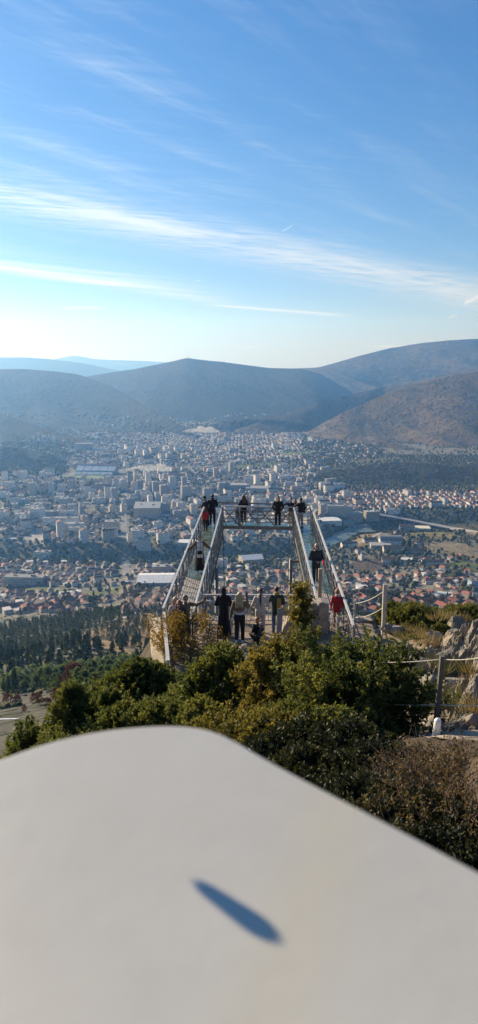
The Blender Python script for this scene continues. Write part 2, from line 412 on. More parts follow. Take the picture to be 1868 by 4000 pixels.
# ------------------------------------------------------------------ hills
def hill(name, pts, dr, d0, col, label, power=1.25, gully=.07, gk=9, seed=0, sscale=.03, scrub=.7, back=1.35, az_n=220, r_n=90, thr=.5, rag=1.5):
    px = np.array([p[0] for p in pts], float); py = np.array([p[1] for p in pts], float)
    xs = np.linspace(px[0], px[-1], az_n)
    # smooth the ridge polyline
    ys = np.interp(xs, px, py); k = 7; ys = np.convolve(np.pad(ys, k, 'edge'), np.ones(2*k+1)/(2*k+1), 'valid')
    ys = .5*ys+.5*np.interp(xs, px, py)
    D_ = np.interp(xs, px, dr) if hasattr(dr, '__len__') else np.full(az_n, float(dr))
    D0 = np.interp(xs, px, d0) if hasattr(d0, '__len__') else np.full(az_n, float(d0))
    V = []
    for i, (x, y) in enumerate(zip(xs, ys)):
        d = ray(x, y); hx = d.x/d.y
        zr = D_[i]*d.z/d.y
        t = np.concatenate([np.linspace(0, 1, r_n), 1+np.linspace(.04, 1, 16)**1.3*(back-1)*1.0])
        dist = D0[i]+(D_[i]-D0[i])*t
        X_ = hx*dist
        up = np.clip(t, 0, 1)
        prof = up**(power+1.1*(1-up))
        z = VZ-6+(zr-VZ+6)*prof
        n1 = fbm2(X_/(9500/gk)+seed+dist/3500, dist/1500+seed*3.1, 5)
        n2 = np.abs(fbm2((X_+dist*.45)/(4200/gk)+seed, dist/2300+seed, 4))
        env = np.sin(np.pi*np.clip(up, 0, 1))**.8
        z = z+(zr-VZ)*gully*1.7*env*(n1*1.3-n2*1.5)
        z = z+fbm2(X_/60+seed, dist/60, 3)*rag*np.clip(up*3, 0, 1)
        bk = np.clip(t-1, 0, None)/(back-1)
        z = np.where(t > 1, z-(zr-VZ)*.8*bk**1.6, z)
        V.append(np.stack([X_, dist, z], 1))
    V = np.stack(V); m = V.shape[1]; TT = np.tile(t, az_n)
    ii = np.arange(az_n*m).reshape(az_n, m)
    fc = np.stack([ii[:-1, :-1], ii[1:, :-1], ii[1:, 1:], ii[:-1, 1:]], -1).reshape(-1, 4)
    V = V.reshape(-1, 3)
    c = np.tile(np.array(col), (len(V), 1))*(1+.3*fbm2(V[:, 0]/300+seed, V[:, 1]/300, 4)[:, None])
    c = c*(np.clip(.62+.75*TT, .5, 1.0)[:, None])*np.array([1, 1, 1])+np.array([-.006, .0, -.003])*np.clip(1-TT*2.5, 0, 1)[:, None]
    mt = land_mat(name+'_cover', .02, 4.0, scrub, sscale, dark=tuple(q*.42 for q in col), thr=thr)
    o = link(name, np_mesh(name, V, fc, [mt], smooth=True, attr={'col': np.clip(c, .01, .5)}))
    tag(o, label, kind='structure'); return o, V.reshape(az_n, m, 3)
HILLS = []
def H(*a, **k): o, v = hill(*a, **k); HILLS.append(v); return v
H('mountain', [(60, 925), (140, 903), (180, 895), (200, 896), (240, 904), (300, 906), (360, 908), (430, 912), (600, 930)], 15800, 11500, (0.054, 0.054, 0.042), 'far pale mountain range on the left horizon', scrub=.2, rag=6)
H('hill', [(-330, 904), (0, 899), (60, 899), (120, 903), (200, 912), (270, 926), (330, 940), (420, 965)], 10800, 8200, (0.042, 0.042, 0.030), 'flat topped pale plateau behind the left hill', scrub=.4, rag=4, gully=.04, power=.9)
H('hill', [(660, 940), (700, 928), (760, 926), (800, 925), (850, 911), (900, 896), (980, 876), (1060, 863), (1130, 856), (1203, 852), (1330, 846), (1480, 845)], [6800, 6800, 6800, 6800, 7000, 7100, 7200, 7200, 7200, 7200, 7200, 7200], 4700, (0.098, 0.076, 0.046), 'long high mountain rising to the right edge', seed=3, gully=.16, gk=8, sscale=.02, power=1.1)
H('hill', [(150, 975), (200, 950), (260, 940), (340, 928), (400, 916), (440, 908), (470, 899), (500, 905), (560, 910), (600, 916), (680, 926), (760, 928), (800, 938), (850, 965), (920, 1010), (980, 1060)], 6000, [4300, 4300, 4200, 4100, 4000, 4000, 4000, 4000, 4000, 4000, 4000, 4000, 4000, 4200, 4400, 4600], (0.026, 0.029, 0.020), 'broad central hill with two masts on its summit', seed=5, gully=.085, gk=8, power=.95)
H('hill', [(-330, 950), (-150, 938), (0, 929), (60, 928), (130, 933), (190, 940), (230, 952), (290, 976), (340, 1005), (390, 1035), (440, 1062), (490, 1085)], [5300, 5300, 5300, 5300, 5300, 5300, 5200, 4900, 4500, 4100, 3800, 3600], [3700, 3700, 3700, 3700, 3700, 3700, 3650, 3600, 3550, 3500, 3450, 3400], (0.024, 0.029, 0.020), 'dark wooded hill at the left edge of the valley', seed=8, gully=.07, gk=7, power=.85)
H('hill', [(590, 1082), (650, 1064), (716, 1044), (760, 1029), (801, 1013), (881, 992), (971, 972), (1040, 960), (1120, 945), (1203, 925), (1330, 900)], [3750, 3850, 4000, 4150, 4300, 4700, 5000, 5000, 5000, 5000, 5000], [3500, 3500, 3550, 3600, 3700, 3900, 4000, 4000, 4000, 4000, 4000], (0.095, 0.075, 0.048), 'low spur running out below the long mountain', seed=11, gully=.11, gk=9, power=1.0)
H('hill', [(450, 1092), (500, 1075), (560, 1061), (620, 1055), (700, 1057), (760, 1066), (800, 1085)], 3880, 3700, (0.045, 0.046, 0.028), 'low wooded ridge behind the far town', seed=13, gully=.04, rag=3)
H('hill', [(730, 1110), (780, 1085), (830, 1055), (880, 1030), (920, 1015), (950, 1000), (1000, 980), (1060, 962), (1120, 948), (1203, 935), (1330, 915), (1480, 905)], [3700, 3700, 3750, 3800, 3850, 3900, 3950, 4000, 4000, 4000, 4000, 4000], [3450, 3350, 3200, 3050, 3000, 2900, 2850, 2750, 2650, 2600, 2600, 2600], (0.140, 0.103, 0.058), 'bare scrubby slope filling the right side above the town', seed=17, gully=.15, gk=9, sscale=.045, power=1.05, az_n=300, r_n=150, thr=.42)
H('hill', [(-330, 1000), (-150, 1018), (-60, 1030), (0, 1040), (60, 1058), (130, 1082), (180, 1098), (230, 1110)], [4000, 4000, 3900, 3700, 3600, 3450, 3380, 3330], [3200, 3200, 3150, 3050, 3000, 2950, 2950, 2950], (0.024, 0.028, 0.019), 'low dark hill at the left with scattered houses', seed=19, gully=.05)
H('hill', [(-330, 1110), (-60, 1128), (0, 1122), (60, 1127), (130, 1142), (165, 1158), (200, 1172)], 2720, 2350, (0.026, 0.034, 0.018), 'dark pine wood rising on the left of the stadium', seed=23, gully=.04, sscale=.07, scrub=.9, power=.8)
H('hill', [(800, 1190), (860, 1178), (930, 1168), (1000, 1163), (1080, 1166), (1150, 1172), (1203, 1170), (1330, 1165)], 2430, 2120, (0.040, 0.042, 0.022), 'dark wooded mound below the right slope', seed=29, gully=.06, sscale=.07, scrub=.9, power=.8)
# masts on the summit of the central hill
m_steel = mat('galvanised_steel', (.46, .47, .49), .42, .85, .2, 6)
m_dark = mat('dark_steel', (.05, .05, .055), .5, .3)
for k, (px, hgt, lab) in enumerate(((472.5, 30, 'taller thin radio mast on the central hilltop'), (477.5, 22, 'shorter thin radio mast on the central hilltop'))):
    b = D(px, 901, 6000); t_ = MB(); t_.tube([b-Vector((0, 0, 4)), b+Vector((0, 0, hgt))], [1.3, .7], 6)
    e = empty('radio_mast', b); o = t_.build('mast_tube', m_dark); o.parent = e; o.matrix_parent_inverse = Matrix.Translation(-b)
    c_ = MB()
    c_.tube([b+Vector((0, 0, hgt*.8)), b+Vector((0, 0, hgt*.8+2.4))], 1.9, 6)
    o = c_.build('antenna_ring', m_steel); o.parent = e; o.matrix_parent_inverse = Matrix.Translation(-b)
    tag(e, lab, 'radio mast')
# ------------------------------------------------------------------ foliage
def leaf_mat(name, c0, c1, c2, trans=.35, scale=2.0, rough=.6, rnd=0, spec=.35):
    """three leaf tones mixed by a noise and a per-leaf value"""
    m, n, bs, out = newmat(name)
    a = n.node('ShaderNodeAttribute'); a.attribute_name = 'tint'; t = X(n, a.outputs['Fac'])
    p = coords(n); f = n.noise(p, scale, 3)
    k = n.m('ADD', t*.65, n.ss(.3, .7, f)*.35)
    c = n.mix(n.ss(0, .55, k), c0, c1); c = n.mix(n.ss(.5, 1, k), c, c2)
    if rnd:
        oi = n.node('ShaderNodeObjectInfo').outputs['Random']
        c = n.mix(1.0, c, n.mix(oi, (1-rnd, 1-rnd*.8, 1-rnd), (1+rnd, 1+rnd, 1+rnd*.6)), 'MULTIPLY')
    n.set(bs.inputs['Base Color'], c); bs.inputs['Roughness'].default_value = rough; bs.inputs['Specular IOR Level'].default_value = spec
    if trans:
        tr = n.node('ShaderNodeBsdfTranslucent'); n.set(tr.inputs['Color'], n.mix(.5, c, n.mix(1.0, c, (1.3, 1.25, .6), 'MULTIPLY')))
        mx = n.node('ShaderNodeMixShader'); mx.inputs[0].default_value = trans
        m.node_tree.links.new(bs.outputs[0], mx.inputs[1]); m.node_tree.links.new(tr.outputs[0], mx.inputs[2]); m.node_tree.links.new(mx.outputs[0], out.inputs['Surface'])
    return m
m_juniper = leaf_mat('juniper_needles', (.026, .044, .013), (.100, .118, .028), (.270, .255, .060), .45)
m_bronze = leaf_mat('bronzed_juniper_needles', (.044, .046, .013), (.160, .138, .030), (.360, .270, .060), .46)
m_shade_leaf = leaf_mat('shade_darkened_leaves', (.014, .020, .009), (.034, .040, .014), (.085, .075, .022), .25)  # near-black tones: shade on the lower bushes is put into the leaf colour
m_autumn = leaf_mat('autumn_leaves', (.075, .062, .014), (.210, .135, .024), (.400, .240, .045), .5)
m_dry = leaf_mat('withered_leaves', (.060, .044, .022), (.130, .088, .036), (.260, .180, .062), .35)
m_pine = leaf_mat('pine_needles', (.045, .075, .024), (.120, .160, .046), (.200, .230, .070), .4, .4, rnd=.25)
m_cypress = leaf_mat('cypress_leaves', (.016, .030, .013), (.040, .064, .024), (.078, .105, .038), .25, .4, rnd=.2)
m_burnt = leaf_mat('scorched_needles', (.075, .028, .014), (.150, .052, .026), (.230, .100, .050), .3)
m_green = leaf_mat('broad_leaves', (.034, .048, .018), (.075, .088, .030), (.135, .130, .042), .2, .3, rnd=.3)
m_gold = leaf_mat('golden_leaves', (.110, .075, .018), (.200, .125, .025), (.290, .170, .035), .3, .3, rnd=.3)
m_rust = leaf_mat('rust_leaves', (.120, .050, .018), (.210, .085, .028), (.260, .130, .040), .3, .3, rnd=.25)
m_bark = mat('bark', (.085, .068, .052), .9, 0, .4, 6, .5, 20)
m_twig = mat('twigs', (.16, .105, .075), .85, 0, .4, 8)
def leaves(P, Dr, ln, wd, tint, spread=.9, per=6, name='crown', m=None, tri=False):
    """P points, Dr direction of each sprig; per blades round each"""
    N = len(P); P = np.repeat(P, per, 0); Dr = np.repeat(Dr, per, 0); tint = np.repeat(tint, per)
    rd = RNG.normal(size=P.shape)*spread; d = Dr+rd; d /= np.linalg.norm(d, axis=1)[:, None]+1e-9
    s = np.cross(d, RNG.normal(size=P.shape)); s /= np.linalg.norm(s, axis=1)[:, None]+1e-9
    l = ln*RNG.uniform(.6, 1.3, len(P))[:, None]; w_ = wd*RNG.uniform(.7, 1.3, len(P))[:, None]
    a = P; b = P+d*l*.5+s*w_*.5; c = P+d*l; e = P+d*l*.5-s*w_*.5
    tint = np.clip(tint+RNG.normal(size=len(P))*.12, 0, 1)
    if tri:
        V = np.stack([a-s*w_*.5, a+s*w_*.5, c], 1).reshape(-1, 3); k = 3
    else:
        V = np.stack([a, b, c, e], 1).reshape(-1, 3); k = 4
    Fc = np.arange(len(V)).reshape(-1, k)
    return np_mesh(name, V, Fc, [m], attr={'tint': np.repeat(tint, k)})
def sprays(base, prof, h, n_s, per_s, L, up=.8, seed=0, gap=.42, gapscale=1.4, lump=.35, inner=.35, squash=(1, 1), lo=.06):
    """sprigs along upward-reaching sprays; prof(t) is the crown radius at height fraction t"""
    rng = np.random.default_rng(seed)
    t = lo+(1-lo)*rng.random(n_s*2)**.85; ang = rng.random(n_s*2)*2*np.pi
    r = np.array([prof(q) for q in t])
    lum = vn3(np.cos(ang)*1.6+seed, np.sin(ang)*1.6+seed*.7, t*h*1.1)*2-1
    r = r*(1+lump*lum)
    f = inner+(1-inner)*rng.random(n_s*2)**.6
    p = np.stack([np.cos(ang)*r*f*squash[0], np.sin(ang)*r*f*squash[1], t*h], 1)
    keep = vn3(p[:, 0]*gapscale+seed*3, p[:, 1]*gapscale, p[:, 2]*gapscale) > gap*(.55+.45*f)
    p = p[keep][:n_s]; ang = ang[keep][:n_s]; f = f[keep][:n_s]; t = t[keep][:n_s]
    d = np.stack([np.cos(ang)*(1-.4*t), np.sin(ang)*(1-.4*t), np.full(len(ang), up)+t], 1)+rng.normal(size=p.shape)*.25
    d /= np.linalg.norm(d, axis=1)[:, None]
    ll = L*rng.uniform(.6, 1.25, len(p))
    q = np.linspace(.1, 1, per_s)
    P = p[:, None, :]+d[:, None, :]*(q[None, :, None]-.45)*ll[:, None, None]+rng.normal(size=(len(p), per_s, 3))*L*.10*(1.2-q[None, :, None])
    tint = np.clip(.12+.75*vn3(p[:, 0]*.9+9, p[:, 1]*.9, p[:, 2]*.9+seed)[:, None]*np.ones((1, per_s))*.8+.30*(q[None, :]-.5)+rng.normal(size=(len(p), 1))*.13, 0, 1)
    Dd = np.repeat(d[:, None, :], per_s, 1).reshape(-1, 3)
    return P.reshape(-1, 3)+np.array(base), Dd, tint.reshape(-1)
def limb_mesh(h, prof, n_l, r0, seed, lean=(0, 0), twigs=0):
    rng = random.Random(seed); b = MB()
    top = Vector((lean[0], lean[1], h*.86))
    pts = [Vector((0, 0, -.25))]
    for k in range(1, 7):
        q = k/6; pts.append(Vector((lean[0]*q+rng.uniform(-.05, .05)*h*.3, lean[1]*q+rng.uniform(-.05, .05)*h*.3, h*.86*q)))
    b.tube(pts, [r0*(1-.85*k/6) for k in range(7)], 7)
    for k in range(n_l):
        q = rng.uniform(.08, .85); a = rng.uniform(0, 6.283); i = min(5, int(q*6)); p = pts[i].lerp(pts[i+1], q*6-i)
        R_ = prof(q)*rng.uniform(.45, .75)
        e = p+Vector((math.cos(a)*R_, math.sin(a)*R_, R_*rng.uniform(.3, .8)))
        md = p.lerp(e, .5)+Vector((0, 0, -.08*R_)); rr = r0*(1-.7*q)*.42
        b.tube([p, md, e], [rr, rr*.6, rr*.2], 5)
        for j in range(twigs):
            s0 = p.lerp(e, rng.uniform(.35, 1)); dd = Vector((rng.uniform(-1, 1), rng.uniform(-1, 1), rng.uniform(.1, 1))).normalized()
            b.tube([s0, s0+dd*R_*rng.uniform(.25, .6)], [rr*.3, rr*.08], 4)
    return b
def tree(name, label, cat, base, h, prof, m, seed, n_s=420, per_s=9, L=.45, ln=.075, wd=.03, per=6, group=None, twigs=0, r0=None, limbs=12, **k):
    r0 = r0 or min(.08, .022*h)
    e = empty(name, base); tag(e, label, cat, group)
    up = k.pop('up', .8); spread = k.pop('spread', .8); lean = k.pop('lean', (0, 0))
    P, Dd, tn = sprays((0, 0, 0), prof, h, n_s, per_s, L, up, seed, **k)
    if lean != (0, 0): P[:, 0] += lean[0]*P[:, 2]/h; P[:, 1] += lean[1]*P[:, 2]/h
    o = link('crown', leaves(P, Dd, ln, wd, tn, spread, per, 'crown', m), e)
    limb_mesh(h, prof, limbs, r0, seed, lean, twigs).build('trunk', m_bark, e, smooth=True)
    return e
def branchy(name, label, cat, base, h, prof, m, seed, nb=60, sub=13, per_s=7, L=.26, ln=.06, wd=.026, per=6, up=.55, spread=.85, r0=None, lean=(0, 0), group=None, t0=.06, start=.30):
    """a crown carried by separate branches, so that gaps stay open between them"""
    e = empty(name, base); tag(e, label, cat, group); rg = np.random.default_rng(seed); r0 = r0 or min(.07, .022*h); tb = MB()
    ax = lambda q: Vector((lean[0]*q+.03*h*math.sin(q*5+seed), lean[1]*q+.03*h*math.cos(q*4+seed), h*.93*q))
    tb.tube([ax(q)-Vector((0, 0, .3 if q == 0 else 0)) for q in np.linspace(0, 1, 9)], [r0*(1-.9*q) for q in np.linspace(0, 1, 9)], 7)
    P = []; Dd = []; tn = []
    for k in range(nb):
        q = t0+(1-t0)*((k+rg.random())/nb)**.9; a = k*2.39996+rg.uniform(-.5, .5); R_ = max(.10, prof(q)*rg.uniform(.62, 1.18)); p = ax(min(q, .99))
        d = Vector((math.cos(a), math.sin(a), up*rg.uniform(.5, 1.5)+q*.5)).normalized(); tip = p+d*R_*1.1; tb.tube([p, p.lerp(tip, .5)-Vector((0, 0, .03*R_)), tip], [r0*(1-.75*q)*.35, r0*(1-.75*q)*.2, .002], 4, cap=False)
        tv = rg.uniform(.1, .75)
        for j in range(max(4, int(sub*(.4+R_)))):
            f = start+(1-start)*rg.random()**.7; o = p.lerp(tip, f)+Vector(rg.normal(size=3))*.10*R_
            dd = (d*.7+Vector(rg.normal(size=3))*.55+Vector((0, 0, .45))).normalized(); l_ = L*rg.uniform(.6, 1.3)
            for u_ in np.linspace(-.3, .8, per_s): P.append(o+dd*l_*u_+Vector(rg.normal(size=3))*.02); Dd.append(dd); tn.append(tv+.28*u_+rg.normal()*.1)
    link('crown', leaves(np.array([p[:] for p in P]), np.array([d[:] for d in Dd]), ln, wd, np.clip(np.array(tn), 0, 1), spread, per, 'crown', m), e)
    tb.build('trunk', m_bark, e, smooth=True); return e
def plant_b(name, label, cat, px, Y, top_py, prof, m, seed, **k):
    p = D(px, 1500, Y); b = base_at(p.x, Y); return branchy(name, label, cat, b, D(px, top_py, Y).z-b.z, prof, m, seed, **k)
def prof_pts(*pts):
    xs = [p[0] for p in pts]; ys = [p[1] for p in pts]
    return lambda t: float(np.interp(t, xs, ys))
def base_at(x, y):  return Vector((x, y, float(tz(x, y))-.05))
def at_depth(px, py, Y): p = D(px, py, Y); return p
# -- junipers and shrubs just below the camera.  x of the foot from the picture column, height from the picture row of the top
def plant(name, label, cat, px, Y, top_py, prof, m, seed, **k):
    p = D(px, 1500, Y); b = base_at(p.x, Y)
    h = D(px, top_py, Y).z-b.z-.15
    if 'ln' not in k: k['ln'] = .026+.0038*Y; k['wd'] = k['ln']*.42
    k['n_s'] = int(k.get('n_s', 420)*(1.0 if Y > 9 else 1.5)); k['L'] = k.get('L', .4)*(1.0 if Y > 9 else .8)
    return tree(name, label, cat, b, h, prof, m, seed, **k)
JU = 'juniper'
plant_b('juniper_tree', 'tall bronze tinged juniper with a narrow tip reaching up between the walkways', JU, 758, 13.4, 1442, prof_pts((0, .8), (.15, 1.25), (.38, 1.15), (.52, .70), (.62, .38), (.75, .32), (.88, .24), (1, .09)), m_bronze, 31, nb=92, sub=11, L=.24, lean=(.10, 0))
plant_b('juniper_tree', 'large dark juniper leaning over the right path, with bare gaps showing branches', JU, 905, 9.9, 1688, prof_pts((0, .7), (.2, 1.15), (.5, 1.22), (.75, 1.0), (.92, .6), (1, .25)), m_juniper, 37, nb=130, sub=15, L=.22, ln=.055)
plant('juniper_tree', 'broad green juniper in the middle, directly above the rounded panel corner', JU, 560, 13.2, 1638, prof_pts((0, .7), (.2, 1.15), (.5, 1.12), (.8, .75), (1, .15)), m_juniper, 41, n_s=900, L=.42, per_s=10, gap=.36, lump=.4)
plant('juniper_tree', 'olive green juniper between the middle juniper and the bronze one', JU, 662, 12.0, 1646, prof_pts((0, .6), (.2, .95), (.5, .92), (.8, .6), (1, .12)), m_bronze, 43, n_s=720, L=.38, per_s=10, gap=.36, lump=.4)
plant('juniper_tree', 'dense yellow green juniper below the stone retaining wall', JU, 480, 14.6, 1722, prof_pts((0, .6), (.25, 1.0), (.6, .85), (.85, .5), (1, .1)), m_juniper, 47, n_s=620, L=.42, per_s=9, gap=.36)
plant('juniper_tree', 'pointed juniper with several spires left of the retaining wall', JU, 338, 16.4, 1676, prof_pts((0, .8), (.4, 1.1), (.65, .78), (.82, .42), (1, .05)), m_juniper, 53, n_s=900, L=.5, per_s=10, gap=.36, lump=.5)
plant('juniper_tree', 'smaller juniper between two pointed junipers on the left slope', JU, 262, 15.0, 1744, prof_pts((0, .8), (.4, 1.1), (.6, .7), (.85, .4), (1, .05)), m_juniper, 59, n_s=460, L=.42, per_s=9, gap=.36)
plant('juniper_tree', 'pointed yellow green juniper standing apart on the left slope', JU, 165, 14.0, 1728, prof_pts((0, .8), (.4, 1.2), (.65, .9), (.84, .45), (1, .05)), m_juniper, 61, n_s=640, L=.45, per_s=10, gap=.36, lump=.5)
plant('juniper_bush', 'low juniper bush at the far left above the panel edge', JU, 40, 11.5, 1822, prof_pts((0, .7), (.4, 1.0), (.75, .7), (1, .15)), m_juniper, 67, n_s=520, L=.36, per_s=9, gap=.36)
plant('juniper_bush', 'juniper bush low under the left junipers beside the panel edge', JU, 110, 10.5, 1846, prof_pts((0, .7), (.4, .9), (.75, .6), (1, .15)), m_juniper, 69, n_s=420, L=.36, per_s=9, gap=.36)
plant('juniper_bush', 'shaded juniper bush below the large dark juniper', JU, 850, 8.2, 1790, prof_pts((0, .6), (.4, .85), (.75, .6), (1, .15)), m_juniper, 71, n_s=520, L=.34, per_s=9, gap=.36)
plant('juniper_bush', 'shaded juniper bush filling the gap left of the large dark juniper', JU, 740, 9.4, 1775, prof_pts((0, .6), (.4, .95), (.75, .7), (1, .15)), m_juniper, 73, n_s=560, L=.34, per_s=9, gap=.34)
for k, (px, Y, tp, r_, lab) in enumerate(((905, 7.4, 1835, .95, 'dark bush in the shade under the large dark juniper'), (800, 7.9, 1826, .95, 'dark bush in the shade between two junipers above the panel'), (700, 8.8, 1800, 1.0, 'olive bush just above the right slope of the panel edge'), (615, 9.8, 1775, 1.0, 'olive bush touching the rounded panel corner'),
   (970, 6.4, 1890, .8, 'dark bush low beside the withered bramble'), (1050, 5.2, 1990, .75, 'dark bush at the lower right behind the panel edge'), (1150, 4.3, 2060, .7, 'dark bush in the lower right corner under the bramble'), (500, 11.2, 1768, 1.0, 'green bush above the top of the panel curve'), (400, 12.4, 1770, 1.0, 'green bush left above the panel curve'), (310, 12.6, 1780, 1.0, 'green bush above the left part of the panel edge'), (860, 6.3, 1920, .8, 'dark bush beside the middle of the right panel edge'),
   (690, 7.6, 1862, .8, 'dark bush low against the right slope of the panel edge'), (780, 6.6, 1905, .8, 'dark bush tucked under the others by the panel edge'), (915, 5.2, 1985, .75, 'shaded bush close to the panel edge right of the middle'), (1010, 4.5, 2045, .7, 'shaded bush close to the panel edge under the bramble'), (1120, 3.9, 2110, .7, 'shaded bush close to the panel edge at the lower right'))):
    plant('juniper_bush', lab, JU, px, Y, tp, prof_pts((0, r_*.8), (.4, r_*1.1), (.75, r_*.75), (1, r_*.2)), m_bronze if 'olive' in lab else (m_shade_leaf if ('dark' in lab or 'shade' in lab) else m_juniper), 120+k, n_s=560, L=.34, per_s=9, gap=.34, lump=.5)
plant_b('juniper_tree', 'spreading bronze juniper at the foot of the narrow tipped juniper', JU, 722, 12.6, 1622, prof_pts((0, .7), (.3, 1.1), (.65, .9), (.9, .5), (1, .2)), m_bronze, 160, nb=95, sub=14, L=.24)
# autumn shrub on the terrace
def on_terrace(px, py): return G(px, py, PZ)
b = on_terrace(480, 1668); 
tree('autumn_shrub', 'sparse shrub with yellow brown autumn leaves growing on the terrace', 'shrub', b, 1.55, prof_pts((0, .35), (.25, .85), (.55, 1.0), (.8, .8), (1, .35)), m_autumn, 79, n_s=300, per_s=7, L=.42, ln=.055, wd=.034, per=4, up=.35, gap=.46, gapscale=2.2, twigs=4, r0=.035, limbs=26, spread=1.1)
b = on_terrace(420, 1640)
tree('autumn_shrub', 'thin shrub sprig with yellow leaves leaning over the left railing', 'shrub', b+Vector((-.12, 0, 0)), 1.25, prof_pts((0, .1), (.4, .45), (.75, .55), (1, .2)), m_autumn, 83, n_s=110, per_s=6, L=.36, ln=.05, wd=.032, per=4, up=.3, gap=.42, twigs=4, r0=.025, limbs=12, spread=1.1)
# withered bramble in the lower right corner
for k, (px, Y, tp, rr, lab) in enumerate(((1110, 5.4, 1975, .58, 'withered bramble with bare reddish twigs and small brown leaves in the lower right corner'), (1195, 4.5, 1960, .60, 'withered bramble with dense bare twigs cut by the right edge'), (1040, 6.0, 1965, .5, 'dark withered bramble under the large dark juniper'), (1160, 5.6, 1965, .6, 'withered bramble growing just below the stone path'))):
    p = D(px, 1900, Y); bb = base_at(p.x, Y); h = D(px, tp, Y).z-bb.z
    e = tree('bramble', lab, 'bramble', bb, h, prof_pts((0, rr*.7), (.5, rr*1.15), (.85, rr*.8), (1, rr*.4)), m_dry, 89+k, n_s=360, per_s=6, L=.24, ln=.030, wd=.016, per=3, up=.4, gap=.40, gapscale=3, twigs=0, r0=.015, limbs=10, spread=1.2)
    tw = MB(); rg = random.Random(k)
    for j in range(480):
        a = rg.uniform(0, 6.283); q = rg.random()**.6*rr*1.1; z0 = rg.uniform(.0, .75)*h
        s0 = Vector((math.cos(a)*q, math.sin(a)*q, z0)); d_ = Vector((math.cos(a)*.5+rg.uniform(-.8, .8), math.sin(a)*.5+rg.uniform(-.8, .8), rg.uniform(.2, 1.3))).normalized()
        L = rg.uniform(.12, .30); mid = s0+d_*L*.5+Vector((rg.uniform(-.03, .03), rg.uniform(-.03, .03), rg.uniform(-.02, .04)))
        tw.tube([s0, mid, s0+d_*L], [.0032, .0022, .001], 4, cap=False)
    tag(tw.build('twigs', m_twig, e), kind='stuff')
# bushes on the rim behind the rocks
for k, (px, Y, tp, rr, lab) in enumerate(((1035, 23.6, 1532, 1.15, 'dark green bush on the rim behind the tall rope post'), (1085, 22.6, 1556, .75, 'smaller dark bush with dry grass at its foot on the rim'), (1165, 24.5, 1556, 1.0, 'low spreading green bush on the rim at the right edge'), (985, 24.2, 1556, .6, 'small yellow green bush beside the foot of the tall rope post'))):
    p = D(px, 1600, Y); zb = min(float(tz(p.x, Y)), PZ)-.1; zt = D(px, tp, Y).z
    tree('rim_bush', lab, 'bush', Vector((p.x, Y, zb)), max(.7, zt-zb), prof_pts((0, rr*.8), (.4, rr*1.05), (.8, rr*.7), (1, rr*.2)), m_juniper, 97+k, n_s=420, per_s=9, L=.36, gap=.36, lump=.5)
# ------------------------------------------------------------------ templates for the slopes and the town
def crown_mesh(kind, seed, m, n_s, per_s, per, ln, wd, tri=True):
    pr = {'pine': prof_pts((0, .25), (.2, .34), (.5, .30), (.8, .17), (1, .02)), 'cypress': prof_pts((0, .07), (.2, .135), (.55, .12), (.85, .06), (1, .005)),
          'round': prof_pts((0, .12), (.25, .36), (.55, .42), (.82, .3), (1, .08)), 'shrub': prof_pts((0, .4), (.3, .6), (.7, .5), (1, .15))}[kind]
    P, Dd, tn = sprays((0, 0, 0), pr, 1.0, n_s, per_s, .14, {'cypress': 2.2, 'pine': .5}.get(kind, .4), seed, gap=.30, gapscale=5, lump=.35, inner=.25, lo={'pine': .12, 'round': .2}.get(kind, .03))
    return leaves(P, Dd, ln, wd, tn, .7, per, kind+'_crown', m, tri), pr
def trunk_mesh(r, h=.5):
    b = MB(); b.tube([(0, 0, -.08), (0, 0, h*.5), (.01, 0, h)], [r, r*.8, r*.4], 6)
    me = bpy.data.meshes.new('trunk'); me.from_pydata(b.v, [], b.f); me.materials.append(m_bark); return me
TPL = {}
def template(key, kind, m, cnt, *a):
    TPL[key] = [(crown_mesh(kind, 200+len(TPL)*10+i, m, *a)[0], trunk_mesh({'cypress': .02, 'pine': .025, 'round': .03, 'shrub': .02}[kind], .6)) for i in range(cnt)]
template('pine', 'pine', m_pine, 5, 130, 7, 3, .075, .05)
template('cypress', 'cypress', m_cypress, 4, 90, 6, 3, .07, .03)
template('green', 'round', m_green, 4, 80, 6, 3, .10, .08)
template('gold', 'round', m_gold, 3, 80, 6, 3, .10, .08)
template('rust', 'round', m_rust, 2, 80, 6, 3, .10, .08)
template('burnt', 'round', m_burnt, 3, 130, 7, 3, .07, .035)
def put_tree(key, x, y, h, name, label, cat, group, wide=1.0, trunk=False):
    cm, tm = random.choice(TPL[key])
    if trunk:
        o = empty(name); c = link('crown', cm, o); t_ = link('trunk', tm, o)
    else: o = link(name, cm)
    o.location = (x, y, float(tz(x, y))-.1); o.scale = (h*wide, h*wide, h); o.rotation_euler = (0, 0, random.uniform(0, 6.28))
    tag(o, label, cat, group); return o
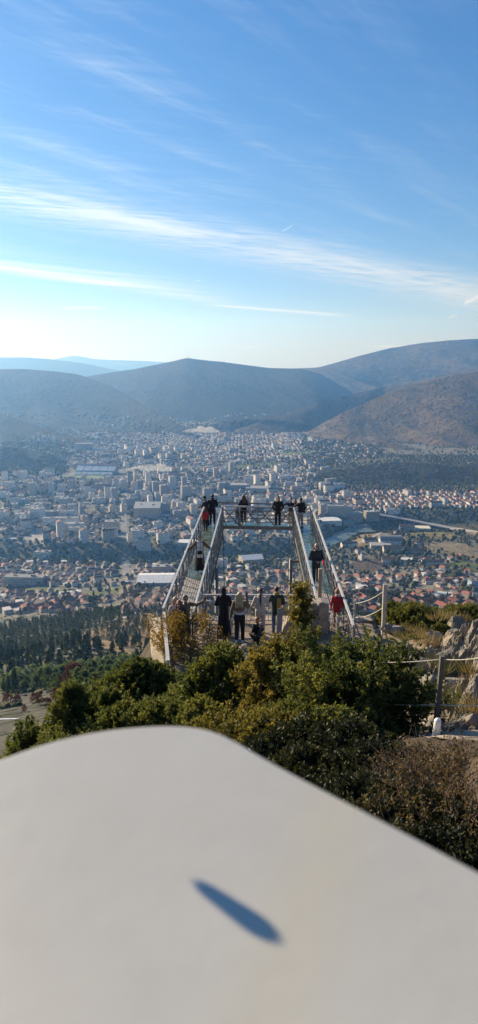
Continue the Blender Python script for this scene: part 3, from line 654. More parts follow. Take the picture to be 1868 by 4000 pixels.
# one mesh of many small crowns, for what reads as a mass
_ico = bmesh.new(); bmesh.ops.create_icosphere(_ico, subdivisions=1, radius=1)
ICO_V = np.array([v.co[:] for v in _ico.verts]); ICO_F = np.array([[v.index for v in f.verts] for f in _ico.faces]); _ico.free()
_ico = bmesh.new(); bmesh.ops.create_icosphere(_ico, subdivisions=2, radius=1)
ICO2_V = np.array([v.co[:] for v in _ico.verts]); ICO2_F = np.array([[v.index for v in f.verts] for f in _ico.faces]); _ico.free()
m_mass = {}
def mass_mat(name, c0, c1, c2):
    return leaf_mat(name, c0, c1, c2, 0, .12, .9, spec=.1)
m_wood = mass_mat('mixed_woodland_leaves', (.028, .040, .018), (.085, .088, .034), (.23, .145, .045))
def tuft_mass(name, P, rad, hgt, tint, m, label, hi=False):
    """ragged clumps: each crown is a jittered little ball broken into loose faces"""
    P = np.asarray(P); N = len(P); v0, f0 = (ICO2_V, ICO2_F) if hi else (ICO_V, ICO_F)
    jit = 1+RNG.uniform(-.32, .32, (N, len(v0), 1))
    V = v0[None]*jit*np.stack([rad, rad, hgt*.5], 1)[:, None, :]+(P+np.stack([0*rad, 0*rad, hgt*.5], 1))[:, None, :]
    Fc = (f0[None]+(np.arange(N)*len(v0))[:, None, None]).reshape(-1, 3)
    tt = np.clip(tint[:, None]+RNG.uniform(-.12, .12, (N, len(v0))), 0, 1)
    o = link(name, np_mesh(name, V.reshape(-1, 3), Fc, [m], attr={'tint': tt.ravel()}))
    tag(o, label, kind='stuff'); return o
# ------------------------------------------------------------------ town materials
def facade(name, col, fx=3.2, fz=3.0, win=(.045, .055, .07), rnd=.0, wfrac=.5, hfrac=.5, balc=0):
    """plaster with rows of window openings in the wall's own metres"""
    m, n, bs, out = newmat(name)
    p = coords(n); x, y, z = n.sep(p)
    g = n.node('ShaderNodeNewGeometry'); nx, ny, nz = n.sep(X(n, g.outputs['Normal']))
    tc = n.node('ShaderNodeTexCoord'); onx, ony, onz = n.sep(X(n, tc.outputs['Normal']))
    u = n.mix(n.ss(.45, .55, n.m('ABSOLUTE', onx)), x, y); u = n.sep(u)[0]
    fu = n.m('FRACT', u/fx+100.25); fzv = n.m('FRACT', z/fz+.05)
    cell = n.noise(n.comb(n.m('FLOOR', u/fx), n.m('FLOOR', z/fz), 3.7), 9.1, 0)
    inu = n.m('LESS_THAN', n.m('ABSOLUTE', fu-.5), wfrac*.5); inz = n.m('LESS_THAN', n.m('ABSOLUTE', fzv-.55), hfrac*.5)
    wv = n.m('LESS_THAN', n.m('ABSOLUTE', onz), .3)
    k = inu*inz*wv*n.ss(.28, .5, cell)
    nz_ = n.noise(p, .25, 3); base = n.mix(nz_, tuple(c*.82 for c in col), tuple(min(.9, c*1.12) for c in col))
    if rnd:
        oi = n.node('ShaderNodeObjectInfo').outputs['Random']
        base = n.mix(1.0, base, n.mix(oi, (1-rnd, 1-rnd, 1-rnd*.8), (1+rnd*.4, 1+rnd*.3, 1+rnd*.15)), 'MULTIPLY')
    if balc:
        bd = n.m('LESS_THAN', fzv, balc)*wv; base = n.mix(bd*.5, base, tuple(c*.5 for c in col))
    n.set(bs.inputs['Base Color'], n.mix(k, base, win)); n.set(bs.inputs['Roughness'], .85-k*.6)
    return m
FAC = [facade('white_plaster', (.76, .72, .64), rnd=.2), facade('cream_plaster', (.58, .50, .38), rnd=.25), facade('grey_concrete', (.42, .41, .39), rnd=.2, balc=.3), facade('pink_plaster', (.50, .36, .30), rnd=.2), facade('banded_white', (.74, .71, .65), 2.4, 3.2, wfrac=.9, hfrac=.42)]
m_hwall = facade('house_plaster', (.66, .60, .50), 3.6, 2.9, rnd=.45, wfrac=.34, hfrac=.42)
def roof_mat(name, col, rnd=.3):
    m, n, bs, out = newmat(name); p = coords(n); oi = n.node('ShaderNodeObjectInfo').outputs['Random']
    f = n.noise(p, .8, 4); f2 = n.noise(p, 6, 2)
    c = n.mix(n.ss(.25, .75, f*.6+f2*.4), tuple(c*.65 for c in col), tuple(c*1.25 for c in col))
    c = n.mix(1.0, c, n.mix(oi, (1-rnd,)*3, (1+rnd, 1+rnd*.8, 1+rnd*.7)), 'MULTIPLY')
    n.set(bs.inputs['Base Color'], c); bs.inputs['Roughness'].default_value = .85; return m
m_roofs = {'red': roof_mat('red_clay_tiles', (.29, .100, .066)), 'brown': roof_mat('brown_clay_tiles', (.17, .085, .060)), 'dark': roof_mat('weathered_dark_tiles', (.085, .062, .055)), 'pale': roof_mat('pale_sheet_roof', (.50, .49, .46), .2)}
m_flat = mat('flat_roof_felt', (.24, .235, .23), .9, 0, .3, .3, rnd=.3)
m_sheet = mat('pale_roof_sheeting', (.66, .65, .62), .6, 0, .12, .2)
m_asph = mat('asphalt', (.17, .17, .175), .9, 0, .2, .05)
m_conc = mat('concrete', (.36, .35, .33), .9, 0, .2, .3)
m_bgrey = mat('grey_cladding', (.22, .23, .245), .7, 0, .2, .3)
# ------------------------------------------------------------------ houses
def house_meshes(w, d, h, rise, kind, rm, over=.5):
    a = MB(); hw, hd = w/2, d/2
    v = [(-hw, -hd, -3), (hw, -hd, -3), (hw, hd, -3), (-hw, hd, -3), (-hw, -hd, h), (hw, -hd, h), (hw, hd, h), (-hw, hd, h)]
    f = [(0, 1, 5, 4), (1, 2, 6, 5), (2, 3, 7, 6), (3, 0, 4, 7)]
    if kind == 'gable': v += [(-hw, 0, h+rise), (hw, 0, h+rise)]; f += [(4, 8, 7), (5, 6, 9)]
    a.raw(v, f); wm = bpy.data.meshes.new('house_wall'); wm.from_pydata(a.v, [], a.f); wm.materials.append(m_hwall)
    b = MB(); e = over; t = .25
    def slab(p): b.raw([q for q in p]+[(x, y, z+t) for x, y, z in p], [tuple(range(len(p)-1, -1, -1)), tuple(range(len(p), 2*len(p)))]+[(i, (i+1) % len(p), (i+1) % len(p)+len(p), i+len(p)) for i in range(len(p))])
    k = rise*e/hd
    if kind == 'gable':
        for s in (-1, 1): slab([(-hw-e, s*(hd+e), h-k), (hw+e, s*(hd+e), h-k), (hw+e, 0, h+rise), (-hw-e, 0, h+rise)][::s])
    elif kind == 'hip':
        r = max(.3, hw-hd)
        z0, z1 = h-k, h+rise; E = [(-hw-e, -hd-e, z0), (hw+e, -hd-e, z0), (hw+e, hd+e, z0), (-hw-e, hd+e, z0)]; r0, r1 = (-r, 0, z1), (r, 0, z1)
        b.raw(E+[r0, r1], [(0, 1, 5, 4), (1, 2, 5), (2, 3, 4, 5), (3, 0, 4), (3, 2, 1, 0)])
    else:
        b.box((0, 0, h+.2), (w+.3, d+.3, .45))
    if kind != 'flat': b.box((hw*.4, hd*.35, h+rise*.9), (.7, .7, 1.8))
    rf = bpy.data.meshes.new('house_roof'); rf.from_pydata(b.v, [], b.f); rf.materials.append(rm)
    return wm, rf
HV = {}
for rc, rm in m_roofs.items():
    HV[rc] = [house_meshes(*q, rm) for q in ((11, 8.5, 5.6, 2.6, 'gable'), (9, 8, 6.2, 2.4, 'hip'), (14, 9, 5.5, 2.8, 'gable'), (12.5, 10, 6, 2.6, 'hip'), (10, 7, 3.4, 2.2, 'gable'), (17, 9.5, 6.5, 2.8, 'gable'))]
HV['pale'] = [house_meshes(*q, m_roofs['pale']) for q in ((12, 9, 6.2, 0, 'flat'), (10, 9, 3.5, 0, 'flat'), (16, 10, 6.5, 0, 'flat'), (11, 8.5, 5, 1.6, 'gable'))]
HLAB = {'red': 'pale house with orange red tiled roof in the valley town', 'brown': 'pale house with brown tiled roof in the valley town', 'dark': 'house with weathered dark tiled roof in the valley town', 'pale': 'white house with pale flat roof in the valley town'}
# candidate plots over the valley, on gently bent street grids
gxs, gys = np.meshgrid(np.arange(-1900, 1900, 17.0), np.arange(700, 5200, 17.0)); gxs = gxs.ravel(); gys = gys.ravel()
thd = .35*np.sin(gxs/700+1)+.25*np.sin(gys/500)
jx = gxs+RNG.uniform(-4.5, 4.5, len(gxs)); jy = gys+RNG.uniform(-4.5, 4.5, len(gys))
pz = tz(jx, jy); ppx, ppy, pdep = project(jx, jy, pz)
vis = (ppx > -12) & (ppx < 1215); jx, jy, pz, ppx, ppy, thd = (q[vis] for q in (jx, jy, pz, ppx, ppy, thd))
gg = gorge(jx, jy)
hp = np.zeros(len(jx)); tp = np.full(len(jx), .22); bp = np.zeros(len(jx))
def zone(x0, x1, y0, y1, h=None, t=None, b=None):
    m = (ppx >= x0) & (ppx < x1) & (ppy >= y0) & (ppy < y1)
    if h is not None: hp[m] = h
    if t is not None: tp[m] = t
    if b is not None: bp[m] = b
zone(-20, 440, 1395, 1552, .85, .30); zone(120, 440, 1476, 1496, .12, .5); zone(-20, 130, 1474, 1492, .2, .35); zone(210, 440, 1452, 1470, .05, .15)
zone(-20, 470, 1295, 1375, .55, .35, .05); zone(-20, 470, 1195, 1295, .22, .55, .13); zone(120, 470, 1185, 1200, .1, .6, .06)
zone(420, 800, 1436, 1545, .80, .40); zone(420, 800, 1398, 1438, .10, .85); zone(440, 830, 1335, 1380, .35, .45, .04)
zone(440, 900, 1255, 1340, .35, .45, .10); zone(440, 880, 1180, 1260, .50, .45, .035)
zone(780, 1230, 1428, 1545, .52, .75); zone(820, 1230, 1330, 1432, .06, .95); zone(880, 1230, 1310, 1332, .02, .35)
zone(870, 1230, 1236, 1312, .80, .32, .012); zone(780, 1230, 1145, 1238, .02, 1.0)
zone(150, 800, 1066, 1090, .45, .8); zone(150, 800, 1090, 1182, .80, .40, .006); zone(180, 470, 1125, 1182, .45, .5, .05); zone(760, 960, 1095, 1165, .13, .9)
zone(-20, 170, 1110, 1200, .02, .9); zone(60, 330, 1072, 1118, .35, .6)
zone(600, 780, 1158, 1182, .25, .55); zone(470, 560, 1262, 1300, .3, .5)
hp[(ppx+ppy*.9 > 770*1+1075*.9) & (ppy < 1120) & (ppx > 600)] *= .75
hp[gg > .05] = 0; bp[gg > .05] = 0; tp[gg > .05] = 1.3
for poly, _ in FIELDS:
    m = inpoly(jx, jy, poly); hp[m] = 0; bp[m] = 0; tp[m] = .12
hp[ppy > 1545] = 0; tp[ppy > 1560] = 0
m = inpoly(jx, jy, SLOPE_OPEN); hp[m] = 0
lows = vn2(jx/90, jy/90); hp = np.minimum(.95, hp*1.12)*np.where(lows < .22, .35, 1)          # gardens and small parks break the rows
# ---- named buildings: (label, centre column, foot row, width in px, height in px, depth m, turn, walls, roof)
USED = []                      # (x, y, radius) that plots must keep clear of
def pxm(p): return S/F*(p.y*CP-p.z*SP)
def block(name, label, cat, px, py, wpx, hpx, dep, ang, wall, roof=m_flat, group=None, hut=True, kind='flat', lift=0):
    p = T(px, py); k = pxm(p); w_ = wpx*k; h = hpx*k*1.03; p.y += dep*.5
    return block_m(name, label, cat, p, w_, dep, h, ang, wall, roof, group, hut, kind)
def block_m(name, label, cat, p, w_, dep, h, ang, wall, roof=m_flat, group=None, hut=True, kind='flat'):
    USED.append((p.x, p.y, .5*math.hypot(w_, dep)*.85))
    a = MB(); v = [(sx*w_/2, sy*dep/2, z) for z in (-4, h) for sx, sy in ((-1, -1), (1, -1), (1, 1), (-1, 1))]
    f = [(0, 1, 5, 4), (1, 2, 6, 5), (2, 3, 7, 6), (3, 0, 4, 7), (4, 5, 6, 7)]
    if kind == 'gable':
        rr = min(5, dep*.22); v += [(-w_/2, 0, h+rr), (w_/2, 0, h+rr)]; f = f[:4]+[(4, 8, 7), (5, 6, 9)]
    a.raw(v, f); o = a.build(name, wall)
    b = MB()
    if kind == 'flat':
        b.box((0, 0, h+.35), (w_+.5, dep+.5, .7))
        if hut:
            b.box((w_*.22, 0, h+1.9), (min(6, w_*.2), min(5, dep*.4), 2.6)); b.box((-w_*.25, dep*.1, h+1.5), (min(4, w_*.15), min(4, dep*.3), 1.8))
    elif kind == 'gable':
        e = .6
        for s in (-1, 1):
            P_ = [(-w_/2-e, s*(dep/2+e), h-.2), (w_/2+e, s*(dep/2+e), h-.2), (w_/2+e, 0, h+rr+.1), (-w_/2-e, 0, h+rr+.1)][::s]
            b.raw(P_+[(x, y, z+.3) for x, y, z in P_], [(3, 2, 1, 0), (4, 5, 6, 7)]+[(i, (i+1) % 4, (i+1) % 4+4, i+4) for i in range(4)])
    elif kind == 'arch':
        rings = []
        for sx in (-1, 1): rings.append([(sx*w_/2, math.cos(q)*(dep/2+.3), h-.2+math.sin(q)*dep*.3) for q in np.linspace(0, math.pi, 11)])
        b.loft(rings)
    b.build('roof', roof, o)
    o.location = p; o.rotation_euler = (0, 0, R(ang)); tag(o, label, cat, group); return o
W, C_, GC, PK, BW = FAC
APT = 'apartment blocks across the valley city'
block('apartment_tower', 'leftmost of the three grey residential towers in a row', 'tower block', 413, 1251, 22, 29, 17, 22, GC)
block('apartment_tower', 'middle one of the three grey residential towers in a row', 'tower block', 468, 1254, 25, 29, 17, 22, GC)
block('apartment_tower', 'rightmost of the three grey residential towers, just left of the walkway people', 'tower block', 523, 1261, 25, 31, 17, 22, GC)
block('apartment_tower', 'taller pale tower behind the leftmost grey tower', 'tower block', 433, 1234, 16, 34, 18, 22, W)
block('shopping_centre', 'wide shopping centre with beige glass front and dark flat roofs', 'shopping centre', 367, 1306, 66, 27, 80, 4, C_, m_bgrey)
block('hotel', 'cream stepped hotel block beside the long straight avenue', 'hotel', 281, 1341, 35, 28, 22, 6, C_)
block('office_building', 'long white office block with ribbon windows, back row of three', 'office', 152, 1322, 90, 18, 16, 3, BW)
block('office_building', 'white office block with ribbon windows, middle row of three', 'office', 178, 1332, 64, 14, 15, 3, BW)
block('office_building', 'low white office block with ribbon windows, front row of three', 'office', 195, 1339, 43, 11, 14, 3, BW)
block('apartment_block', 'tall white cubic block left of the long white offices', 'apartment block', 93, 1308, 32, 27, 22, -18, W)
block('apartment_block', 'wide white block at the far left below the pale square', 'apartment block', 55, 1310, 36, 16, 20, 8, W)
block('office_building', 'red brown office block above the long white offices', 'office', 129, 1303, 36, 16, 16, 4, PK)
block('office_building', 'left one of two small twin white office cubes', 'office', 162, 1301, 20, 14, 16, 5, BW)
block('office_building', 'right one of two small twin white office cubes', 'office', 183, 1300, 19, 14, 16, 5, BW)
block('apartment_block', 'tall white stepped block just right of the avenue bridge, rear part', 'apartment block', 348, 1374, 26, 38, 16, -8, W)
block('apartment_block', 'white stepped block just right of the avenue bridge, front part', 'apartment block', 361, 1386, 36, 27, 15, 6, W)
block('hospital', 'large pale hospital slab on the far left above the stadium', 'hospital', 211, 1135, 42, 18, 30, 4, GC)
block('apartment_block', 'long low pale block right of the hospital slab', 'apartment block', 250, 1137, 32, 9, 20, -5, W)
block('warehouse', 'big warehouse with a long pale roof beside the left walkway', 'warehouse', 389, 1476, 92, 10, 52, 2, m_bgrey, m_sheet, kind='gable', hut=False)
block('sports_hall', 'open sided hall with a pale roof between the two walkways', 'hall', 632, 1418, 54, 10, 34, 14, C_, m_sheet, kind='gable', hut=False)
block('warehouse', 'white roofed hall by the river right of the right walkway', 'warehouse', 832, 1320, 52, 9, 42, 8, W, m_sheet, hut=False)
block('warehouse', 'low grey extension hall beside the white roofed river hall', 'warehouse', 874, 1323, 30, 8, 30, 8, m_conc, m_flat, hut=False)
block('apartment_block', 'unfinished concrete block frame by the highway, left one', 'building site', 893, 1316, 38, 24, 20, 13, facade('bare_concrete_frame', (.40, .34, .25), 3.4, 3.0, (.10, .09, .08), wfrac=.7, hfrac=.62), m_conc)
FRM = bpy.data.materials['bare_concrete_frame']
block('apartment_block', 'unfinished concrete block frame by the highway, right one', 'building site', 936, 1313, 36, 25, 20, 13, FRM, m_conc)
block('apartment_block', 'narrow cream tower behind the right corner of the skywalk', 'apartment block', 811, 1299, 15, 28, 16, 20, C_)
block('apartment_block', 'row of cream apartment slabs behind the white roofed hall', 'apartment block', 855, 1298, 62, 24, 16, -6, C_)
block('hotel', 'white and blue block beside the highway', 'hotel', 988, 1294, 38, 12, 18, 6, BW)
block('barracks', 'long white barrack with grey roof beside the tan field', 'barracks', 879, 1377, 40, 9, 13, 14, W, m_roofs['dark'], kind='gable')
block('barracks', 'grey roofed hall at the end of the tan field', 'barracks', 931, 1366, 34, 8, 16, 14, m_conc, m_roofs['dark'], kind='gable')
block('factory_hall', 'white walled factory hall with a curved end', 'factory', 986, 1374, 56, 13, 30, -3, W, m_flat, kind='arch', hut=False)
block('factory_hall', 'dark roofed factory hall left of the white factory hall', 'factory', 960, 1379, 52, 6, 26, -2, m_conc, m_flat, hut=False)
block('factory_hall', 'cream factory building in front of the white factory hall', 'factory', 990, 1391, 46, 10, 22, -3, C_, m_roofs['dark'], kind='gable')
block('factory_hall', 'long low grey factory building behind the cypress park', 'factory', 1042, 1392, 46, 6, 18, -3, m_conc, m_roofs['dark'], kind='gable')
block('school', 'pale gabled school building among the dark cypresses', 'school', 980, 1417, 34, 9, 18, -6, W, m_roofs['brown'], kind='gable')
block('barracks', 'long low white row building among the dark cypresses', 'barracks', 1090, 1421, 52, 7, 14, -5, W, m_roofs['dark'], kind='gable')
block('shed', 'low shed with a bright white roof among the cypresses', 'shed', 1027, 1412, 28, 4, 14, -5, W, m_sheet, hut=False)
block('warehouse', 'hall with a bright yellow white roof below the highway', 'warehouse', 1066, 1336, 38, 6, 30, -6, m_conc, mat('bright_roof', (.75, .68, .45), .5, 0, .1), hut=False)
block('school', 'grey hipped building left of the bright roofed hall', 'school', 1026, 1337, 36, 11, 20, -8, GC, m_roofs['dark'], kind='gable')
block('workshop', 'low white workshop with a flat roof among red roofs', 'workshop', 913, 1485, 27, 6, 15, 2, W, m_sheet, hut=False)
block('greenhouse', 'long white arched tunnel greenhouse on the right', 'greenhouse', 1127, 1501, 46, 3, 11, -22, mat('greenhouse_film', (.66, .66, .62), .5), bpy.data.materials['greenhouse_film'], kind='arch', hut=False)
block('office_building', 'pale blue office building cut by the right edge', 'office', 1196, 1484, 26, 22, 14, 10, facade('blue_glass_facade', (.45, .55, .62), 3, 3.2, (.12, .22, .32), wfrac=.85, hfrac=.6))
block('apartment_block', 'long grey terraced block at the far left of the near suburb', 'apartment block', 60, 1472, 100, 19, 16, -3, GC)
block('office_building', 'modern white and glass office beside the gorge on the left', 'office', 106, 1407, 38, 17, 20, -5, BW)
block('apartment_block', 'pinkish beige block behind the big warehouse', 'apartment block', 408, 1446, 50, 20, 15, 3, PK)
block('apartment_block', 'white block seen through the left walkway lattice', 'apartment block', 556, 1427, 34, 17, 14, 4, W)
block('apartment_block', 'white long block under the crossbar of the skywalk', 'apartment block', 625, 1345, 32, 13, 14, 2, W)
block('apartment_block', 'white block with balconies under the left end of the crossbar', 'apartment block', 585, 1338, 24, 12, 15, 4, W)
block('supermarket', 'long hall left of the left walkway above the gorge', 'supermarket', 470, 1375, 44, 9, 30, -4, m_conc, m_sheet, hut=False)
block('factory_hall', 'long grey blue hall in the city centre', 'factory', 600, 1233, 44, 12, 40, 0, m_bgrey, m_flat, hut=False)
block('factory_hall', 'wide grey hall right of the grey blue hall', 'factory', 650, 1238, 60, 9, 44, -8, m_conc, m_flat, hut=False)
block('apartment_block', 'large white block with ribbon windows in front of the far fields', 'apartment block', 635, 1212, 40, 14, 22, -4, BW)
block('apartment_block', 'white slab block on the far right of the city centre', 'apartment block', 720, 1207, 34, 10, 16, -8, BW)
for k in range(2):
    p = T(1190+k*8, 1511); t_ = MB(); kk = pxm(p); t_.tube([(0, 0, -2), (0, 0, 19*kk), (0, 0, 20.5*kk)], [3*kk, 3*kk, .6*kk], 14)
    o = t_.build('silo', m_conc, smooth=False); o.location = p; tag(o, ('left' if k == 0 else 'right')+' one of two pale grey silos at the right edge', 'silo')
# church with a white bell tower
p = T(911, 1409); k = pxm(p); o = empty('church', p, R(20)); tag(o, 'small white church tower with pointed top among the trees', 'church')
a = MB(); a.box((0, 0, 8*k), (6*k, 6*k, 18*k)); a.build('bell_tower', W, o)
a = MB(); a.tube([(0, 0, 17*k), (0, 0, 20*k), (0, 0, 25*k)], [4.0*k, 2.6*k, .2*k], 8); a.build('spire', m_flat, o)
a = MB(); a.box((3.5*k, 9*k, 4*k), (11*k, 14*k, 9*k)); a.build('nave', W, o)
a = MB(); a.raw([(-2*k, 2*k, 8.5*k), (9*k, 2*k, 8.5*k), (9*k, 16*k, 8.5*k), (-2*k, 16*k, 8.5*k), (3.5*k, 2*k, 12*k), (3.5*k, 16*k, 12*k)], [(0, 1, 4), (1, 2, 5, 4), (2, 3, 5), (3, 0, 4, 5), (3, 2, 1, 0)]); a.build('roof', m_roofs['red'], o)
# stadium: two raked stands and a pitch
p = T(233, 1196); k = pxm(p); o = empty('stadium', p, R(-4)); tag(o, 'football stadium with two tiers of pale blue white seats', 'stadium')
m_seat = mat('stadium_seats', (.30, .36, .42), .7, 0, .15, .1); m_seat2 = mat('red_seats', (.40, .17, .15), .7); m_pitch = mat('pitch_grass', (.10, .17, .05), .95, 0, .2, .1)
def rake(w_, y0, y1, z0, z1, gaps, name, ms):
    b = MB(); n_ = gaps
    for i in range(n_):
        x0 = -w_/2+w_*i/n_+.6*k; x1 = -w_/2+w_*(i+1)/n_-.6*k
        v = [(x0, y0, z0), (x1, y0, z0), (x1, y1, z1), (x0, y1, z1)]; b.raw(v+[(x, y, -3) for x, y, z in v], [(0, 1, 2, 3), (0, 4, 5, 1), (1, 5, 6, 2), (2, 6, 7, 3), (3, 7, 4, 0)])
    return b.build(name, ms, o)
rake(96*k, 4*k, 16*k, 1.5*k, 6*k, 6, 'lower_stand', m_seat); rake(102*k, 22*k, 52*k, 9*k, 19*k, 5, 'upper_stand', m_seat)
a = MB(); a.box((0, 53.5*k, 8*k), (106*k, 3*k, 26*k)); a.build('rear_wall', m_seat2, o)
a = MB(); a.box((0, -26*k, 0), (110*k, 40*k, 1.2*k)); a.build('pitch', m_pitch, o); USED.append((p.x, p.y+30, 130))
# ---- random apartment blocks
USEDA = lambda: np.array(USED)
def clear(x, y, r):
    u = USEDA(); return not np.any(np.hypot(u[:, 0]-x, u[:, 1]-y) < u[:, 2]+r)
order = RNG.permutation(len(jx)); nb = 0
ALAB = ['white apartment block with rows of small windows in the city centre', 'cream apartment block with rows of small windows in the city centre', 'grey concrete apartment block with balcony bands in the city centre', 'pinkish apartment block with rows of small windows in the city centre', 'white block with long ribbon windows in the city centre']
HOUSES = []
for i in order:
    if nb >= 275: break
    if RNG.random() < bp[i]*1.7:
        far = jy[i] > 2600; tall = RNG.random() < ((.32 if 1200 < ppy[i] < 1262 else .10) if ppx[i] < 700 and jy[i] < 2700 else 0)
        w_ = RNG.uniform(15, 20) if tall else RNG.uniform(17, 38); dp_ = RNG.uniform(14, 18) if tall else RNG.uniform(12, 15)
        h = RNG.uniform(26, 38) if tall else RNG.uniform(11, 23)
        if not clear(jx[i], jy[i], w_*.42): continue
        fi = int(RNG.choice(5, p=[.42, .2, .2, .06, .12])); roof = m_flat if RNG.random() < .8 else m_roofs['brown']
        nm = 'apartment_tower' if tall else 'apartment_block'
        block_m(nm, ALAB[fi], 'apartment block', Vector((jx[i], jy[i], pz[i])), w_, dp_, h, math.degrees(thd[i])*.6+16+(90 if RNG.random() < .3 else 0), FAC[fi], roof, APT+' of the '+['white', 'cream', 'grey', 'pink', 'ribbon window'][fi]+' kind', kind='flat' if roof is m_flat else 'gable'); nb += 1
# ---- houses
u = USEDA(); hsel = np.where(RNG.random(len(jx)) < hp)[0]
keep = []
for i in hsel:
    if not np.any((np.abs(u[:, 0]-jx[i]) < u[:, 2]+6) & (np.hypot(u[:, 0]-jx[i], u[:, 1]-jy[i]) < u[:, 2]+6)): keep.append(i)
# keep the streets and the avenue open
AVE = [T(*q) for q in ((318, 1448), (317, 1428), (315, 1408))]+[T(*q) for q in ((314, 1355), (312, 1330), (312, 1300), (313, 1262), (315, 1240))]
def near_line(x, y, line, r):
    d_ = np.full(np.shape(x), 1e9)
    for a, b in zip(line[:-1], line[1:]):
        dx_, dy_ = b.x-a.x, b.y-a.y; t = np.clip(((x-a.x)*dx_+(y-a.y)*dy_)/(dx_*dx_+dy_*dy_), 0, 1)
        d_ = np.minimum(d_, np.hypot(x-a.x-t*dx_, y-a.y-t*dy_))
    return d_ < r
HWY = [T(*q) for q in ((940, 1298), (1000, 1308), (1080, 1324), (1140, 1336), (1240, 1354))]
blocked = near_line(jx, jy, AVE, 15) | near_line(jx, jy, HWY, 22)
keep = np.array([i for i in keep if not blocked[i]])
keep = keep[np.argsort(np.hypot(jx[keep], jy[keep]))]
def roofcol(i):
    r = RNG.random(); right = ppx[i] > 700
    if jy[i] > 2300: return 'pale' if r < .35 else ('red' if r < .55 else ('brown' if r < .8 else 'dark'))
    if right: return 'red' if r < .46 else ('brown' if r < .8 else ('dark' if r < .9 else 'pale'))
    return 'red' if r < .10 else ('brown' if r < .55 else ('dark' if r < .90 else 'pale'))
for i in keep[:300]:
    rc = roofcol(i); wm, rf = random.choice(HV[rc]); o = link('house', wm); r_ = link('roof', rf, o)
    o.location = (jx[i], jy[i], pz[i]); o.rotation_euler = (0, 0, thd[i]+random.choice((0, 1.5708, 3.1416, -1.5708))+random.uniform(-.3, .3)); s_ = random.uniform(.85, 1.2); o.scale = (s_, s_, s_)
    tag(o, HLAB[rc], 'house', {'red': 'red roofed', 'brown': 'brown roofed', 'dark': 'dark roofed', 'pale': 'pale roofed'}[rc]+' houses of the valley suburb')
def house_mass(name, idx, label):
    V = []; Cc = []
    t = thd[idx]+RNG.integers(0, 2, len(idx))*1.5708+RNG.uniform(-.2, .2, len(idx)); w_ = RNG.uniform(8, 15, len(idx)); dd = RNG.uniform(7, 10, len(idx)); h = RNG.uniform(3.5, 8, len(idx)); ri = RNG.uniform(1.6, 2.8, len(idx))
    RC = {'red': (.33, .12, .075), 'brown': (.17, .09, .065), 'dark': (.09, .07, .06), 'pale': (.50, .49, .46)}
    rcs = [roofcol(i) for i in idx]; rcol = np.array([RC[q] for q in rcs])*RNG.uniform(.75, 1.25, (len(idx), 1)); ri = np.where(np.array(rcs) == 'pale', .3, ri)
    wc = np.array([(.62, .60, .56), (.56, .50, .40), (.44, .43, .41), (.66, .65, .62)])[RNG.integers(0, 4, len(idx))]*RNG.uniform(.75, 1.1, (len(idx), 1))
    ux = np.array([-1, 1, 1, -1, -1, 1, 1, -1]); uy = np.array([-1, -1, 1, 1, -1, -1, 1, 1]); uz = np.array([0, 0, 0, 0, 1, 1, 1, 1])
    def rot(lx, ly): return lx*np.cos(t)[:, None]-ly*np.sin(t)[:, None]+jx[idx][:, None], lx*np.sin(t)[:, None]+ly*np.cos(t)[:, None]+jy[idx][:, None]
    X1, Y1 = rot(ux[None]*w_[:, None]/2, uy[None]*dd[:, None]/2); Z1 = pz[idx][:, None]-2+uz[None]*(h+2)[:, None]
    in_ = np.where(uz > 0, 1, 0); sx = np.where(in_, .72, 1.06); sy = np.where(in_, .04, 1.1)
    X2, Y2 = rot(ux[None]*w_[:, None]/2*sx, uy[None]*dd[:, None]/2*sy); Z2 = pz[idx][:, None]+h[:, None]-.15+uz[None]*ri[:, None]
    V = np.concatenate([np.stack([X1, Y1, Z1], 2), np.stack([X2, Y2, Z2], 2)], 1)
    CC = np.concatenate([np.repeat(wc[:, None, :], 8, 1), np.repeat(rcol[:, None, :], 8, 1)], 1)
    q = np.array([(0, 1, 5, 4), (1, 2, 6, 5), (2, 3, 7, 6), (3, 0, 4, 7), (8, 9, 13, 12), (9, 10, 14, 13), (10, 11, 15, 14), (11, 8, 12, 15), (12, 13, 14, 15)])
    Fc = (q[None]+(np.arange(len(idx))*16)[:, None, None]).reshape(-1, 4)
    m, n, bs, out = newmat('painted_houses'); a = n.node('ShaderNodeAttribute'); a.attribute_name = 'col'; p = coords(n)
    n.set(bs.inputs['Base Color'], n.mix(1.0, X(n, a.outputs['Color']), n.mix(n.ss(.3, .7, n.noise(p, .4, 3)), (.7, .7, .7), (1.2, 1.2, 1.2)), 'MULTIPLY')); bs.inputs['Roughness'].default_value = .85
    o = link(name, np_mesh(name, V.reshape(-1, 3), Fc, [m], attr={'col': CC.reshape(-1, 3)})); tag(o, label, kind='stuff')
house_mass('distant_houses', keep[300:], 'dense mass of small distant houses across the valley town')
print('houses', len(keep), 'blocks', nb)
